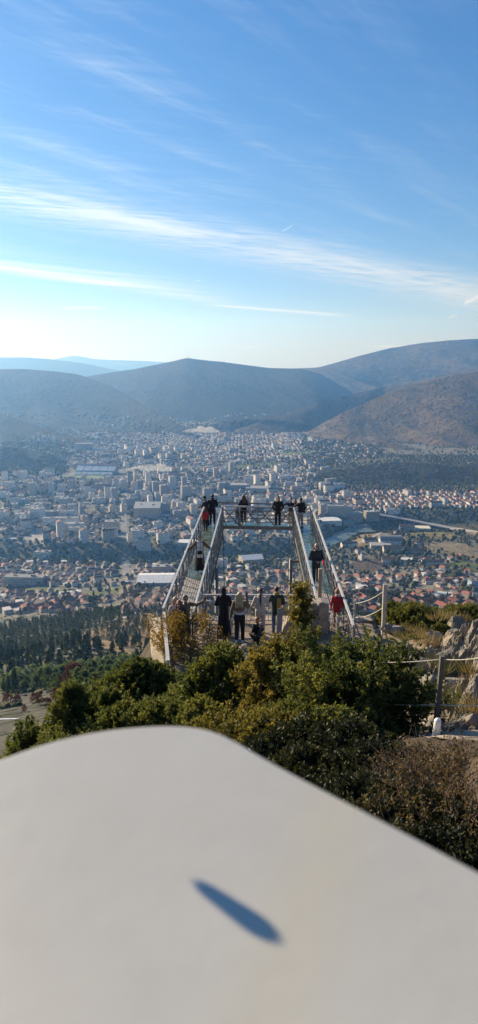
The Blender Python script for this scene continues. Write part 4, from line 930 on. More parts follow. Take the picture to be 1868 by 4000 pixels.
# scattered houses on the left hills
hv = np.concatenate([HILLS[4][:, :60].reshape(-1, 3), HILLS[8][:, :70].reshape(-1, 3), HILLS[3][:, :32].reshape(-1, 3)]); hx_, hy_, _ = project(hv[:, 0], hv[:, 1], hv[:, 2])
mk = np.where((hx_ > 0) & (hx_ < 780) & (hy_ > 1040) & (hy_ < 1112) & (vn2(hv[:, 0]/130, hv[:, 1]/130) > .55))[0]
mk = RNG.choice(mk, min(420, len(mk)), replace=False)
n0 = len(jx); jx = np.concatenate([jx, hv[mk, 0]]); jy = np.concatenate([jy, hv[mk, 1]]); pz = np.concatenate([pz, hv[mk, 2]]); ppx = np.concatenate([ppx, hx_[mk]]); thd = np.concatenate([thd, RNG.uniform(0, 3, len(mk))])
house_mass('hillside_houses', np.arange(n0, n0+len(mk)), 'scattered pale houses on the dark left hills')
# ------------------------------------------------------------------ roads and bridges
def strip(line, wd, lift, ground=True, n_=30):
    V = []; pts = []
    for a, b in zip(line[:-1], line[1:]):
        for q in np.linspace(0, 1, n_, endpoint=False): pts.append(a.lerp(b, q))
    pts.append(line[-1])
    for i, p in enumerate(pts):
        t = (pts[min(i+1, len(pts)-1)]-pts[max(i-1, 0)]); nrm = Vector((-t.y, t.x, 0)).normalized()
        for s in (-1, 1):
            q = p+nrm*s*wd/2; z = float(tz(q.x, q.y))+lift if ground else p.z+lift
            V.append((q.x, q.y, z))
    return V, [(2*i, 2*i+1, 2*i+3, 2*i+2) for i in range(len(pts)-1)]
def road(line, wd, label, m=m_asph, lift=.35):
    v, f = strip(line, wd, lift); o = link('road', np_mesh('road', v, f, [m])); tag(o, label, kind='structure'); return o
road(AVE[:3], 13, 'straight avenue running up to the river bridge'); road(AVE[3:], 15, 'straight avenue running through the city')
m_road2 = mat('dusty_road', (.34, .31, .27), .95, 0, .2, .1)
road([T(*q) for q in ((428, 1533), (393, 1539), (330, 1552), (277, 1563), (215, 1570))], 7, 'pale road curving along the foot of the hillside', m_road2)
road([T(*q) for q in ((180, 1468), (240, 1462), (330, 1461), (430, 1455))], 22, 'wide rail yard and road beside the big warehouse', m_asph)
road([T(*q) for q in ((0, 1640), (60, 1632), (120, 1640), (185, 1625))], 4, 'rough pale track through the pines on the slope', m_road2)
road([T(*q) for q in ((848, 1384), (900, 1366), (950, 1345), (1010, 1322))], 8, 'narrow road along the tan field', m_road2)
road([T(*q) for q in ((920, 1240), (980, 1232), (1060, 1228), (1130, 1215), (1210, 1200))], 8, 'narrow road at the foot of the dark mound', m_road2)
def bridge(a, b, wd, label, piers):
    o = empty('road_bridge', a); tag(o, label, 'bridge'); d_ = b-a; rz = math.atan2(d_.y, d_.x); o.rotation_euler = (0, 0, rz); L = Vector((d_.x, d_.y)).length
    k = MB(); k.bar((0, 0, .1), (L, 0, d_.z+.1), wd, 1.6); k.build('deck', m_asph, o)
    for s in (-1, 1):
        k = MB(); k.bar((0, s*(wd/2+.15), 1.2), (L, s*(wd/2+.15), d_.z+1.2), .3, 1.0); k.build('parapet', m_conc, o)
    for i in range(piers):
        q = (i+1)/(piers+1); k = MB(); k.box((L*q, 0, d_.z*q-12), (2, wd*.7, 22)); k.build('pier', m_conc, o)
a, b = AVE[2].copy(), AVE[3].copy(); a.z += .6; b.z += .6
bridge(a, b, 15, 'straight road bridge carrying the avenue over the wooded gorge', 3)
for i, (a, b) in enumerate(zip(HWY[:-1], HWY[1:])):
    pass
hw = [p+Vector((0, 0, 7)) for p in HWY]; hl = empty('road_bridge', hw[0]); tag(hl, 'long pale highway viaduct sweeping to the right edge', 'bridge')
v, f = strip(hw, 20, 0, False); nv = len(v); v2 = v+[(x, y, z-1.8) for x, y, z in v]
f2 = f+[tuple(q+nv for q in g[::-1]) for g in f]+[(2*i, 2*i+2, 2*i+2+nv, 2*i+nv) for i in range(nv//2-1)]+[(2*i+3, 2*i+1, 2*i+1+nv, 2*i+3+nv) for i in range(nv//2-1)]
k = MB(); k.raw([(x-hw[0].x, y-hw[0].y, z-hw[0].z) for x, y, z in v2], f2); k.build('deck', mat('pale_asphalt', (.30, .29, .28), .9), hl)
for s in (0, 1):
    k = MB(); pts = [Vector(v[2*i+s])-hw[0]+Vector((0, 0, .6)) for i in range(0, nv//2, 6)]
    for a_, b_ in zip(pts[:-1], pts[1:]): k.bar(a_, b_, .3, 1.1)
    k.build('parapet', m_conc, hl)
for a_ in np.linspace(3, nv//2-6, 14).astype(int):
    k = MB(); p = (Vector(v[2*a_])+Vector(v[2*a_+1]))/2-hw[0]; k.box(p-Vector((0, 0, 7)), (2.2, 8, 11)); k.build('pier', m_conc, hl)
# ------------------------------------------------------------------ trees of the town and slopes
tx, ty = np.meshgrid(np.arange(-1900, 1900, 13.0), np.arange(700, 4900, 13.0)); tx = tx.ravel()+RNG.uniform(-6, 6, tx.size); ty = ty.ravel()+RNG.uniform(-6, 6, ty.size)
zz = tz(tx, ty); qx, qy, qd = project(tx, ty, zz); k_ = (qx > -10) & (qx < 1213) & (qy < 1556); tx, ty, zz, qx, qy, qd = (q[k_] for q in (tx, ty, zz, qx, qy, qd))
# density looked up from the nearest plot
gi = {}
_all = np.full(((5200-700)//17+3, 3800//17+3), .3)
ix = np.clip(((jx[:n0]+1900)/17).round().astype(int), 0, _all.shape[1]-1); iy = np.clip(((jy[:n0]-700)/17).round().astype(int), 0, _all.shape[0]-1); _all[iy, ix] = tp[:n0]
den = _all[np.clip(((ty-700)/17).round().astype(int), 0, _all.shape[0]-1), np.clip(((tx+1900)/17).round().astype(int), 0, _all.shape[1]-1)]
clump = np.clip(vn2(tx/45, ty/45)*2.0-.25, .15, 1.5)
sel = RNG.random(len(tx)) < den*np.where(den > .8, 1, clump*.95)
u = USEDA()
for j in range(len(u)): sel &= ~(np.hypot(tx-u[j, 0], ty-u[j, 1]) < u[j, 2]*.85)
sel &= ~(near_line(tx, ty, AVE, 11) | near_line(tx, ty, HWY, 14))
tx, ty, zz, qx, qy = (q[sel] for q in (tx, ty, zz, qx, qy))
hue = vn2(tx/120+7, ty/120); autumn = RNG.random(len(tx)) < np.clip((hue-.35)*.9, .04, .42)
dark = (gorge(tx, ty) > .02); autumn &= ~dark
r_ = np.hypot(tx, ty); o_ = np.argsort(r_); near = o_[:420]
cnt = {'green': 0, 'gold': 0, 'rust': 0, 'cypress': 0}
TL = {'green': ('broadleaf_tree', 'round dark green tree among the houses of the valley town', 'tree', 'green trees among the valley houses'), 'gold': ('broadleaf_tree', 'golden yellow autumn tree among the houses of the valley town', 'tree', 'golden trees among the valley houses'),
      'rust': ('broadleaf_tree', 'rust orange autumn tree among the houses of the valley town', 'tree', 'rust orange trees among the valley houses'), 'cypress': ('cypress_tree', 'dark slender cypress among the houses of the valley town', 'cypress', 'cypresses among the valley houses')}
ind = np.zeros(len(tx), bool); tot = 0
for i in near:
    key = ('gold' if RNG.random() < .75 else 'rust') if autumn[i] else ('cypress' if RNG.random() < .2 else 'green')
    if key != 'cypress' and tot >= 280: continue
    if key != 'cypress': tot += 1
    nm, lb, ct, gp = TL[key]; put_tree(key, tx[i], ty[i], random.uniform(9, 14) if key == 'cypress' else random.uniform(5.5, 10), nm, lb, ct, gp, 1.0 if key == 'cypress' else 1.2); ind[i] = True
rest = np.where(~ind)[0]
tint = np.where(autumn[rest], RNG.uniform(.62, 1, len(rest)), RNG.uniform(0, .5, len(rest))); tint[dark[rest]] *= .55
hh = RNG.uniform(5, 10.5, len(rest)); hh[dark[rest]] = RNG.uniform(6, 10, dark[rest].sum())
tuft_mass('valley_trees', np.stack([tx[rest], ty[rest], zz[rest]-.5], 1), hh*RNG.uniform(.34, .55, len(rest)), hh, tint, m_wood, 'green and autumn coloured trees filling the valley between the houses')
# ---- the slope below the terrace: pines, cypresses, scorched trees
sx_, sy_ = np.meshgrid(np.arange(-330, 330, 5.2), np.arange(60, 860, 5.2)); sx_ = sx_.ravel()+RNG.uniform(-2.4, 2.4, sx_.size); sy_ = sy_.ravel()+RNG.uniform(-2.4, 2.4, sy_.size)
sz_ = tz(sx_, sy_); bx, by, bd_ = project(sx_, sy_, sz_); ok = (bx > -14) & (bx < 1217) & (by < 1800) & (by > 1496) & ((bx < 440) | (bx > 860)); sx_, sy_, sz_, bx, by = (q[ok] for q in (sx_, sy_, sz_, bx, by))
rr = np.hypot(sx_, sy_); opn = inpoly(sx_, sy_, SLOPE_OPEN); bur = inpoly(sx_, sy_, BURNT); cl_ = vn2(sx_/26, sy_/26); rnd = RNG.random(len(sx_))
pine = (rr > 165) & (rr < 345) & ~bur & (rnd < np.where(cl_ > .26, .82, .2))
cyp = (rr >= 345) & (rr < 800) & (rnd < np.where(opn, np.where(cl_ > .66, .30, .03), np.where(cl_ > .36, .44, .10))) & (by > np.where(bx > 800, 1498, 1542))
cyp2 = (rr > 230) & (rr < 345) & ~pine & (rnd > .93)
pi = np.where(pine)[0]; pi = pi[np.argsort(rr[pi])]
print('pines', len(pi), 'cypresses', cyp.sum())
for i in pi[:300]:
    put_tree('pine', sx_[i], sy_[i], random.uniform(4.5, 8.5), 'pine_tree', 'bushy dark green pine on the steep slope below the terrace', 'pine', 'pines on the slope below the terrace', 1.15, trunk=True)
ci = np.concatenate([np.where(cyp2)[0], np.where(cyp)[0]]); ci = ci[np.argsort(rr[ci])]
for i in ci[:298]:
    put_tree('cypress', sx_[i], sy_[i], random.uniform(6, 12), 'cypress_tree', 'dark slender cypress on the slope above the first houses', 'cypress', 'cypresses on the slope above the town', 1.15)
rest = np.concatenate([pi[300:], ci[298:]]); isp = np.isin(rest, pi)
hh = np.where(isp, RNG.uniform(4.5, 8, len(rest)), RNG.uniform(6, 12, len(rest)))
def spire_mass(name, idx, hh, wide, key, label):
    src = TPL[key][0][0]; nv = len(src.vertices); v0 = np.empty(nv*3, np.float32); src.vertices.foreach_get('co', v0); v0 = v0.reshape(-1, 3)
    stp = 3; f0 = np.array([p.vertices[:] for p in src.polygons])[::stp]; vv = v0[f0].reshape(-1, 3)
    a = RNG.uniform(0, 6.28, len(idx)); ca, sa = np.cos(a)[:, None], np.sin(a)[:, None]
    wdt = (hh*wide)[:, None]*1.25
    V = np.stack([(vv[None, :, 0]*ca-vv[None, :, 1]*sa)*wdt+sx_[idx][:, None], (vv[None, :, 0]*sa+vv[None, :, 1]*ca)*wdt+sy_[idx][:, None], vv[None, :, 2]*hh[:, None]+sz_[idx][:, None]-.2], 2).reshape(-1, 3)
    tt = np.repeat(np.clip(RNG.uniform(.1, .7, len(idx))[:, None]+RNG.normal(size=(len(idx), len(f0)))*.15, 0, 1).ravel(), 3)
    o = link(name, np_mesh(name, V, np.arange(len(V)).reshape(-1, 3), [src.materials[0]], attr={'tint': tt})); tag(o, label, kind='stuff')
spire_mass('cypress_wood', rest[~isp], hh[~isp], 1.15, 'cypress', 'dense dark cypress wood on the slope above the houses')
if isp.any(): spire_mass('pine_wood', rest[isp], hh[isp], 1.2, 'pine', 'dense pine wood on the slope below the terrace')
# scorched trees and grey shrubs
for k, (px, py, h) in enumerate(((196, 1722, 3.6), (214, 1716, 4.2), (232, 1726, 3.2), (150, 1728, 3.0), (22, 1778, 3.2), (45, 1775, 2.6), (85, 1768, 2.4), (100, 1772, 2.0), (62, 1790, 1.3), (140, 1765, 2.6), (188, 1745, 7.5), (172, 1740, 3.5), (205, 1752, 3.0), (218, 1755, 3.4), (240, 1750, 2.6), (150, 1775, 2.4), (122, 1778, 1.6))):
    p = T(px, py); put_tree('burnt', p.x, p.y, h*1.3, 'scorched_tree', 'tall rust brown dead conifer standing above the other scorched trees' if h > 7 else 'low rust brown scorched tree on the grey stony slope', 'dead tree', None if h > 7 else 'scorched trees on the stony slope', .95, trunk=True)
# low scrub on the open slope
si = np.where((rr > 80) & (rnd > .30) & (rnd < np.where(opn, .36, np.where(bur, .50, .62))) & ~pine & ~cyp)[0]
hh = RNG.uniform(.6, 2.2, len(si)); tuft_mass('scrub', np.stack([sx_[si], sy_[si], sz_[si]-.2], 1), hh*RNG.uniform(.6, 1.0, len(si)), hh, RNG.uniform(.1, .75, len(si)), m_wood, 'low scrub bushes scattered over the hillside', hi=True)
# white board and pale hut on the slope
p = T(12, 1817); b_ = MB(); b_.bar(p+Vector((-2.2, 0, .5)), p+Vector((2.2, .2, .5)), .3, .12); b_.tube([p+Vector((-1.6, 0, -.3)), p+Vector((-1.6, 0, .45))], .05); b_.tube([p+Vector((1.6, .15, -.3)), p+Vector((1.6, .15, .45))], .05)
tag(b_.build('barrier', mat('white_paint', (.8, .8, .78), .5)), 'long white barrier beam on the grey stony slope', 'barrier')
# ------------------------------------------------------------------ smoke
def smoke(px, py, up, ln, n_, label, r0, r1, dens, Y=None):
    p = D(px, py, Y) if Y else T(px, py); b_ = MB(); rg = random.Random(int(px)); 
    for k in range(n_):
        q = k/(n_-1); r = r0+(r1-r0)*q**.7
        b_.ell((ln*q+rg.uniform(-r, r)*.6, rg.uniform(-r, r)*.8, up*q**.45+rg.uniform(-r, r)*.9), (r*rg.uniform(.8, 1.5), r, r*rg.uniform(.35, .7)), nu=10, nv=6)
    m = bpy.data.materials.new('smoke_air'); m.use_nodes = True; t_ = m.node_tree; t_.nodes.clear(); v_ = t_.nodes.new('ShaderNodeVolumePrincipled'); o2 = t_.nodes.new('ShaderNodeOutputMaterial'); t_.links.new(v_.outputs[0], o2.inputs['Volume'])
    v_.inputs['Color'].default_value = (.98, .985, 1, 1); v_.inputs['Absorption Color'].default_value = (1, 1, 1, 1); v_.inputs['Density'].default_value = dens; v_.inputs['Anisotropy'].default_value = .3
    o = b_.build('smoke', m, remesh=1.6); o.location = p; tag(o, label, kind='stuff')
smoke(282, 1192, 24, 190, 60, 'thin white smoke drifting right from beside the stadium', 5, 12, .015)
smoke(462, 1087, 16, 150, 44, 'white smoke drifting right at the far end of the town', 6, 16, .014, 3450)
# scrub and trees on the lower hill slopes
hp_ = []; 
for hi_, t1, cnt_ in ((7, 150, 5200), (3, 38, 2600), (5, 80, 2200), (10, 90, 3500), (9, 90, 3500), (6, 90, 1200), (4, 60, 2200), (8, 60, 1800)):
    v_ = HILLS[hi_][:, :t1-1]; n_c, n_t = v_.shape[:2]
    i_ = RNG.integers(0, n_c-1, cnt_); j_ = (RNG.random(cnt_)**(1.5 if hi_ in (7, 5) else 1)*(n_t-2)).astype(int); a_, b_ = RNG.random((2, cnt_, 1))
    P_ = v_[i_, j_]*(1-a_)*(1-b_)+v_[i_+1, j_]*a_*(1-b_)+v_[i_, j_+1]*(1-a_)*b_+v_[i_+1, j_+1]*a_*b_
    P_[:, :2] += RNG.uniform(-1, 1, (cnt_, 2)); hp_.append(P_)
hp_ = np.concatenate(hp_); qx_, qy_, _ = project(hp_[:, 0], hp_[:, 1], hp_[:, 2]); hp_ = hp_[(qx_ > -15) & (qx_ < 1218) & (vn2(hp_[:, 0]/70, hp_[:, 1]/70) > .3)]
hh = RNG.uniform(2.5, 5.5, len(hp_)); tuft_mass('hill_scrub', hp_-np.array([0, 0, .6]), hh*RNG.uniform(.5, .8, len(hp_)), hh, np.clip(RNG.normal(.5, .2, len(hp_)), 0, 1), mass_mat('brown_scrub_leaves', (.034, .036, .018), (.085, .075, .036), (.150, .105, .05)), 'scattered scrub and small trees on the valley hillsides')
# ------------------------------------------------------------------ terrace
m_pave = mat('worn_stone_paving', (.34, .28, .22), .92, 0, .3, 1.6, .5, 9, .015)
m_flag, n, bs, out = newmat('irregular_stone_flags'); g_ = n.node('ShaderNodeNewGeometry'); p_ = X(n, g_.outputs['Position']); px_, py_, pz_ = n.sep(p_)
wv_ = n.noise(p_, 2.0, 3); q_ = n.comb(px_+wv_*.3, py_*.8+wv_*.25, 0); ve = n.vor(q_, 1.5, 'DISTANCE_TO_EDGE'); vc = n.sep(n.vor(q_, 1.5, 'F1', 'Color'))[0]; f_ = n.noise(p_, 5, 6, .7)
c = n.mix(n.ss(.25, .75, f_*.6+vc*.4), (.19, .15, .11), (.37, .30, .22)); jt = n.ss(.045, .012, ve); c = n.mix(jt*.75, c, (.11, .085, .06))
n.set(bs.inputs['Base Color'], c); bs.inputs['Roughness'].default_value = .95; n.set(bs.inputs['Normal'], n.bump(f_*.8-jt*.9, .9, .035)); m_pave = m_flag
px_, py_ = np.meshgrid(np.linspace(2.35, 6.2, 60), np.linspace(7.4, 12.6, 80)); px_ = px_.ravel(); py_ = py_.ravel(); ii = np.arange(4800).reshape(80, 60)
tag(link('path', np_mesh('path', np.stack([px_, py_, tz(px_, py_)+.03+.03*fbm2(px_*3, py_*3, 3)], 1), np.stack([ii[:-1, :-1], ii[:-1, 1:], ii[1:, 1:], ii[1:, :-1]], -1).reshape(-1, 4), [m_flag], smooth=True)), 'worn path of irregular stone flags below the right bank', kind='structure')
m_wallst = mat('pale_rendered_stone', (.46, .38, .27), .92, 0, .22, 1.2, .7, 5, .03)
m_stone = mat('rough_sandstone', (.36, .29, .22), .95, 0, .3, 2.5, .8, 9, .02)
m_rail = mat('galvanised_rail', (.50, .49, .46), .55, .15, .15, 8)
m_frame = mat('grey_painted_steel', (.17, .168, .16), .55, .2, .25, 6)
LW0, LW1 = G(396, 1722), G(412, 1612)
terr = [(-2.72, 24.9), (-1.3, 24.4), (2.7, 24.4), (6.6, 23.75), (8.2, 21.5), (7.2, 19.4), (4.6, 17.9), (1.5, 17.2), (-1.2, 17.2), (-2.05, 18.0)]
b = MB(); nT = len(terr); b.raw([(x, y, PZ) for x, y in terr]+[(x, y, PZ-.35) for x, y in terr], [tuple(range(nT-1, -1, -1))]+[(i, (i+1) % nT, (i+1) % nT+nT, i+nT) for i in range(nT)])
tag(b.build('pavement', m_pave), 'worn stone paving of the lookout terrace', kind='structure')
# left retaining wall with its lit outer face
b = MB(); v = []
for (x, y) in ((-2.10, 17.6), (-2.16, 19.2), (-2.62, 22.2), (-2.95, 24.6)):
    v += [(x-.42, y, PZ-7), (x-.42+.10, y, PZ+.02), (x+.06, y, PZ+.035), (x+.06, y, PZ-7)]
f = []
for i in range(3):
    for k in range(4): f.append((i*4+k, i*4+(k+1) % 4, (i+1)*4+(k+1) % 4, (i+1)*4+k))
f += [(3, 2, 1, 0), (12, 13, 14, 15)]
b.raw(v, f); tag(b.build('retaining_wall', m_wallst), 'pale rendered retaining wall under the left edge of the terrace', 'wall')
b = MB(); b.box((1.6, 24.75, PZ-3), (8.4, .5, 5.9)); tag(b.build('retaining_wall', m_stone), 'stone retaining wall under the far edge of the terrace', 'wall')
# ------------------------------------------------------------------ skywalk
Aa, Ab = Vector((-2.55, 22.55, PZ)), Vector((-1.92, 40.3, PZ))
Ba, Bb = Vector((-1.52, 21.85, PZ)), Vector((-.95, 39.2, PZ))
Ca, Cb = Vector((2.70, 22.9, PZ)), Vector((3.06, 38.9, PZ))
Da, Db = Vector((3.60, 21.0, PZ)), Vector((4.08, 39.4, PZ))
sky_w = empty('skywalk', (0, 22, PZ)); tag(sky_w, 'U shaped steel lattice skywalk with glass floor jutting out over the valley', 'skywalk')
def SW(mb, name, m, **k):
    o = mb.build(name, m, sky_w, **k); o.matrix_parent_inverse = Matrix.Translation((0, -22, -PZ)); return o
RH = 1.12
def side(a, b, n_, out, low=.62, tag_='side_truss', inner=False):
    up = Vector((0, 0, 1)); t = MB(); t.bar(a+up*RH, b+up*RH, .07, .07); SW(t, 'handrail', m_rail)
    t = MB(); t.bar(a-up*low, b-up*low, .075, .075); SW(t, 'lower_chord', m_frame)
    t = MB(); t.bar(a-up*.09, b-up*.09, .07, .13); SW(t, 'deck_beam', m_frame)
    lat = MB()
    for i in range(n_+1):
        p = a.lerp(b, i/n_); lat.bar(p-up*low, p+up*(RH-.04), .044, .044, up=(1, 0, 0))
        if i < n_:
            q = a.lerp(b, (i+1)/n_)
            if i % 2 == 0: lat.bar(p-up*(low-.03), q+up*(RH-.06), .034, .034)
            else: lat.bar(p+up*(RH-.06), q-up*(low-.03), .034, .034)
            mid = p.lerp(q, .5)
            pass
    SW(lat, 'lattice', m_frame)
    rl = MB()
    for z in (.40, .76): rl.bar(a+up*z, b+up*z, .020, .020)
    SW(rl, 'guard_wires', m_frame)
side(Aa, Ab, 15, -1); side(Ba, Bb, 14, 1); side(Ca, Cb, 14, -1); side(Da, Db, 15, 1)
def xbar(a, b, n_, near):
    up = Vector((0, 0, 1)); t = MB(); t.bar(a+up*RH, b+up*RH, .075, .075); SW(t, 'handrail', m_rail if near else m_frame)
    t = MB(); t.bar(a-up*.11, b-up*.11, .08, .16); SW(t, 'deck_beam', m_frame)
    for z in (.22, .44, .66, .88):
        t = MB(); t.bar(a+up*z, b+up*z, .03, .03); SW(t, 'guard_rail', m_frame)
    for i in range(n_+1):
        p = a.lerp(b, i/n_); t = MB(); t.bar(p-up*.15, p+up*(RH-.04), .05, .05, up=(1, 0, 0)); SW(t, 'post', m_frame)
        if i < n_:
            q = a.lerp(b, (i+1)/n_); t = MB()
            if i % 2 == 0: t.bar(p+up*(RH-.06), q-up*.02, .055, .055)
            else: t.bar(p-up*.02, q+up*(RH-.06), .055, .055)
            SW(t, 'diagonal_brace', m_frame)
Af, Df = Vector((-1.94, 40.45, PZ)), Vector((4.08, 39.75, PZ))
xbar(Bb, Cb, 4, True); xbar(Ab+Vector((0, .08, 0)), Db+Vector((0, .08, 0)), 6, False)
# floors: grating near the terrace, then glass panels
m_glass, n, bs, out = newmat('floor_glass')
tb = n.node('ShaderNodeBsdfTransparent'); gl = n.node('ShaderNodeBsdfGlossy'); df = n.node('ShaderNodeBsdfDiffuse')
p_ = coords(n); sm = n.noise(p_, 1.4, 4)
n.set(tb.inputs['Color'], n.mix(sm, (.50, .66, .60), (.72, .84, .80))); gl.inputs['Roughness'].default_value = .12; n.set(gl.inputs['Color'], n.mix(sm, (.75, .9, .9), (.95, 1, 1)))
n.set(df.inputs['Color'], n.mix(sm, (.22, .30, .26), (.40, .46, .40)))
lw = n.node('ShaderNodeLayerWeight'); lw.inputs['Blend'].default_value = .30
m1 = n.node('ShaderNodeMixShader'); m2 = n.node('ShaderNodeMixShader'); n.set(m1.inputs[0], n.ss(.35, .8, sm)*.35+.22)
L_ = m_glass.node_tree.links; L_.new(tb.outputs[0], m1.inputs[1]); L_.new(df.outputs[0], m1.inputs[2])
n.set(m2.inputs[0], X(n, lw.outputs['Facing'])*.34+.05); L_.new(m1.outputs[0], m2.inputs[1]); L_.new(gl.outputs[0], m2.inputs[2]); L_.new(m2.outputs[0], out.inputs['Surface'])
m_grate = mat('deck_boards', (.40, .36, .31), .6, .2, .35, 7, .3, 20)
def deck(a0, a1, b0, b1, n_, ngrate):
    e = .035
    for i in range(n_):
        q0, q1 = i/n_, (i+1)/n_
        P_ = [a0.lerp(a1, q0), b0.lerp(b1, q0), b0.lerp(b1, q1), a0.lerp(a1, q1)]
        c = sum(P_, Vector())/4; P_ = [c+(p-c)*.975 for p in P_]
        t = MB()
        if i < ngrate:
            w0 = (P_[1]-P_[0]); w1 = (P_[2]-P_[3]); nb = 11
            for k in range(nb):
                u0, u1 = (k+.08)/nb, (k+.80)/nb
                v = [P_[0]+w0*u0, P_[0]+w0*u1, P_[3]+w1*u1, P_[3]+w1*u0]
                t.raw([p+Vector((0, 0, -.002)) for p in v]+[p-Vector((0, 0, .035)) for p in v], [(3, 2, 1, 0), (4, 5, 6, 7), (0, 1, 5, 4), (1, 2, 6, 5), (2, 3, 7, 6), (3, 0, 4, 7)])
            SW(t, 'deck_grating', m_grate)
        else:
            t.raw([p+Vector((0, 0, .004)) for p in P_]+[p-Vector((0, 0, .026)) for p in P_], [(3, 2, 1, 0)[::-1], (4, 5, 6, 7)[::-1], (0, 1, 5, 4)[::-1], (1, 2, 6, 5)[::-1], (2, 3, 7, 6)[::-1], (3, 0, 4, 7)[::-1]])
            SW(t, 'glass_panel', m_glass)
        p, q = a0.lerp(a1, q1), b0.lerp(b1, q1); t = MB(); t.bar(p-Vector((0, 0, .09)), q-Vector((0, 0, .09)), .07, .10); SW(t, 'floor_beam', m_frame)
deck(Aa, Ab, Ba, Bb, 15, 6); deck(Ca, Cb, Da, Db, 15, 5)
deck(Bb, Cb, Ab, Db, 5, 0)
for (px, Y, zt) in ((545, 31.5, PZ-.2), (731, 33.0, PZ-.2)):
    p = D(px, 1480, Y); t = MB(); t.tube([(p.x, Y, zt), (p.x, Y, -26)], .085, 10); SW(t, 'support_column', m_frame, smooth=True)
    s = -1 if px < 600 else 1
    t = MB(); t.bar((p.x, Y, PZ-2.6), (p.x+s*.9, Y-1.6, PZ-.4), .07, .07); SW(t, 'diagonal_brace', m_frame)
    t = MB(); t.bar((p.x, Y, PZ-.3), (p.x+s*1.15, Y, PZ-.3), .08, .12); SW(t, 'floor_beam', m_frame)
for (px, py, Y) in ((561, 1335, 38.9), (728, 1340, 38.6)):
    p = D(px, py, Y); q = D(571 if px < 600 else 724, 1500, 34.0); t = MB(); t.tube([p, q+Vector((0, 0, -6))], .022, 6); SW(t, 'stay_cable', m_dark)
p, q = D(438, 1455, 27.5), T(205, 1690); t = MB(); t.tube([p, p.lerp(q, .5)-Vector((0, 0, .6)), q], .012, 5); SW(t, 'stay_cable', m_dark)
# ------------------------------------------------------------------ terrace railings
def thing_at(name, loc, label, cat, group=None): e = empty(name, loc); tag(e, label, cat, group); e['_o'] = 0; del e['_o']; return e
def PUT(mb, name, m, e, **k):
    o = mb.build(name, m, e, **k); o.matrix_parent_inverse = Matrix.Translation(-e.location); return o
rl = thing_at('railing', (-1.35, 24.15, PZ), 'grey barred railing along the far edge of the terrace between the walkways', 'railing')
x0, x1, yy = -1.40, 2.62, 24.15
t = MB(); t.bar((x0, yy, PZ+1.05), (x1, yy, PZ+1.05), .07, .06); PUT(t, 'top_rail', m_rail, rl)
t = MB(); t.bar((x0, yy, PZ+.82), (x1, yy, PZ+.82), .045, .04); PUT(t, 'middle_rail', m_rail, rl)
t = MB(); t.bar((x0, yy, PZ+.10), (x1, yy, PZ+.10), .045, .04); PUT(t, 'bottom_rail', m_rail, rl)
for x in np.arange(x0+.13, x1, .155): t = MB(); t.tube([(x, yy, PZ+.1), (x, yy, PZ+.82)], .011, 6); PUT(t, 'baluster', m_frame, rl)
for x in (x0, -.05, 1.30, x1): t = MB(); t.bar((x, yy, PZ), (x, yy, PZ+1.04), .05, .05, up=(1, 0, 0)); PUT(t, 'post', m_rail, rl)
a0, a1 = Vector((-2.50, 22.3, PZ)), Vector((-1.98, 18.45, PZ))
rl = thing_at('railing', a1, 'glass panelled steel railing along the left edge of the terrace', 'railing')
m_pane, n, bs, out = newmat('railing_glass'); tb = n.node('ShaderNodeBsdfTransparent'); tb.inputs[0].default_value = (.72, .80, .84, 1); gl = n.node('ShaderNodeBsdfGlossy'); gl.inputs['Roughness'].default_value = .08; mx = n.node('ShaderNodeMixShader'); mx.inputs[0].default_value = .22
for i_, (o_, s_) in enumerate(((tb, 1), (gl, 2))): m_pane.node_tree.links.new(o_.outputs[0], mx.inputs[s_])
m_pane.node_tree.links.new(mx.outputs[0], out.inputs['Surface'])
t = MB(); t.bar(a0+Vector((0, 0, 1.08)), a1+Vector((0, 0, 1.08)), .10, .06); PUT(t, 'top_rail', m_rail, rl)
t = MB(); t.bar(a0+Vector((0, 0, .12)), a1+Vector((0, 0, .12)), .05, .05); PUT(t, 'bottom_rail', m_rail, rl)
for i in range(4): p = a0.lerp(a1, i/3); t = MB(); t.bar(p, p+Vector((0, 0, 1.06)), .065, .065, up=(1, 0, 0)); PUT(t, 'post', m_rail, rl)
for i in range(3):
    p, q = a0.lerp(a1, i/3+.03), a0.lerp(a1, (i+1)/3-.03); t = MB(); t.bar(p+Vector((0, 0, .60)), q+Vector((0, 0, .60)), .012, .84); PUT(t, 'glass_pane', m_pane, rl)
# ------------------------------------------------------------------ small things of the terrace
# curved end of a stone parapet
b0 = G(826, 1597); e = MB(); prof_ = [(0, 0), (0, 1.12), (-.25, 1.17), (-.55, 1.14), (-.85, 1.02), (-1.15, .82), (-1.40, .52), (-1.55, .2), (-1.6, 0)]
n_ = len(prof_); e.raw([(x, y, z) for y in (0, .55) for x, z in prof_], [tuple(range(n_)), tuple(range(2*n_-1, n_-1, -1))]+[((i+1) % n_, i, i+n_, (i+1) % n_+n_) for i in range(n_)])
o = e.build('parapet', m_stone, bevel=.03); o.location = b0; tag(o, 'curved sandstone parapet end beside the right walkway', 'parapet')
p = G(816, 1563); t = MB(); t.box(p+Vector((0, 1.6, .75)), (.14, .14, 1.5)); o = t.build('gate_post', mat('weathered_timber', (.30, .24, .17), .9, 0, .3, 5)); tag(o, 'square weathered post at the entrance of the right walkway', 'post')
p = G(825, 1592); e = thing_at('bollard_light', p, 'slim bollard lamp with white lens beside the sandstone parapet', 'bollard lamp')
t = MB(); t.tube([p, p+Vector((0, 0, .44))], .065, 16); PUT(t, 'post', m_frame, e, smooth=False)
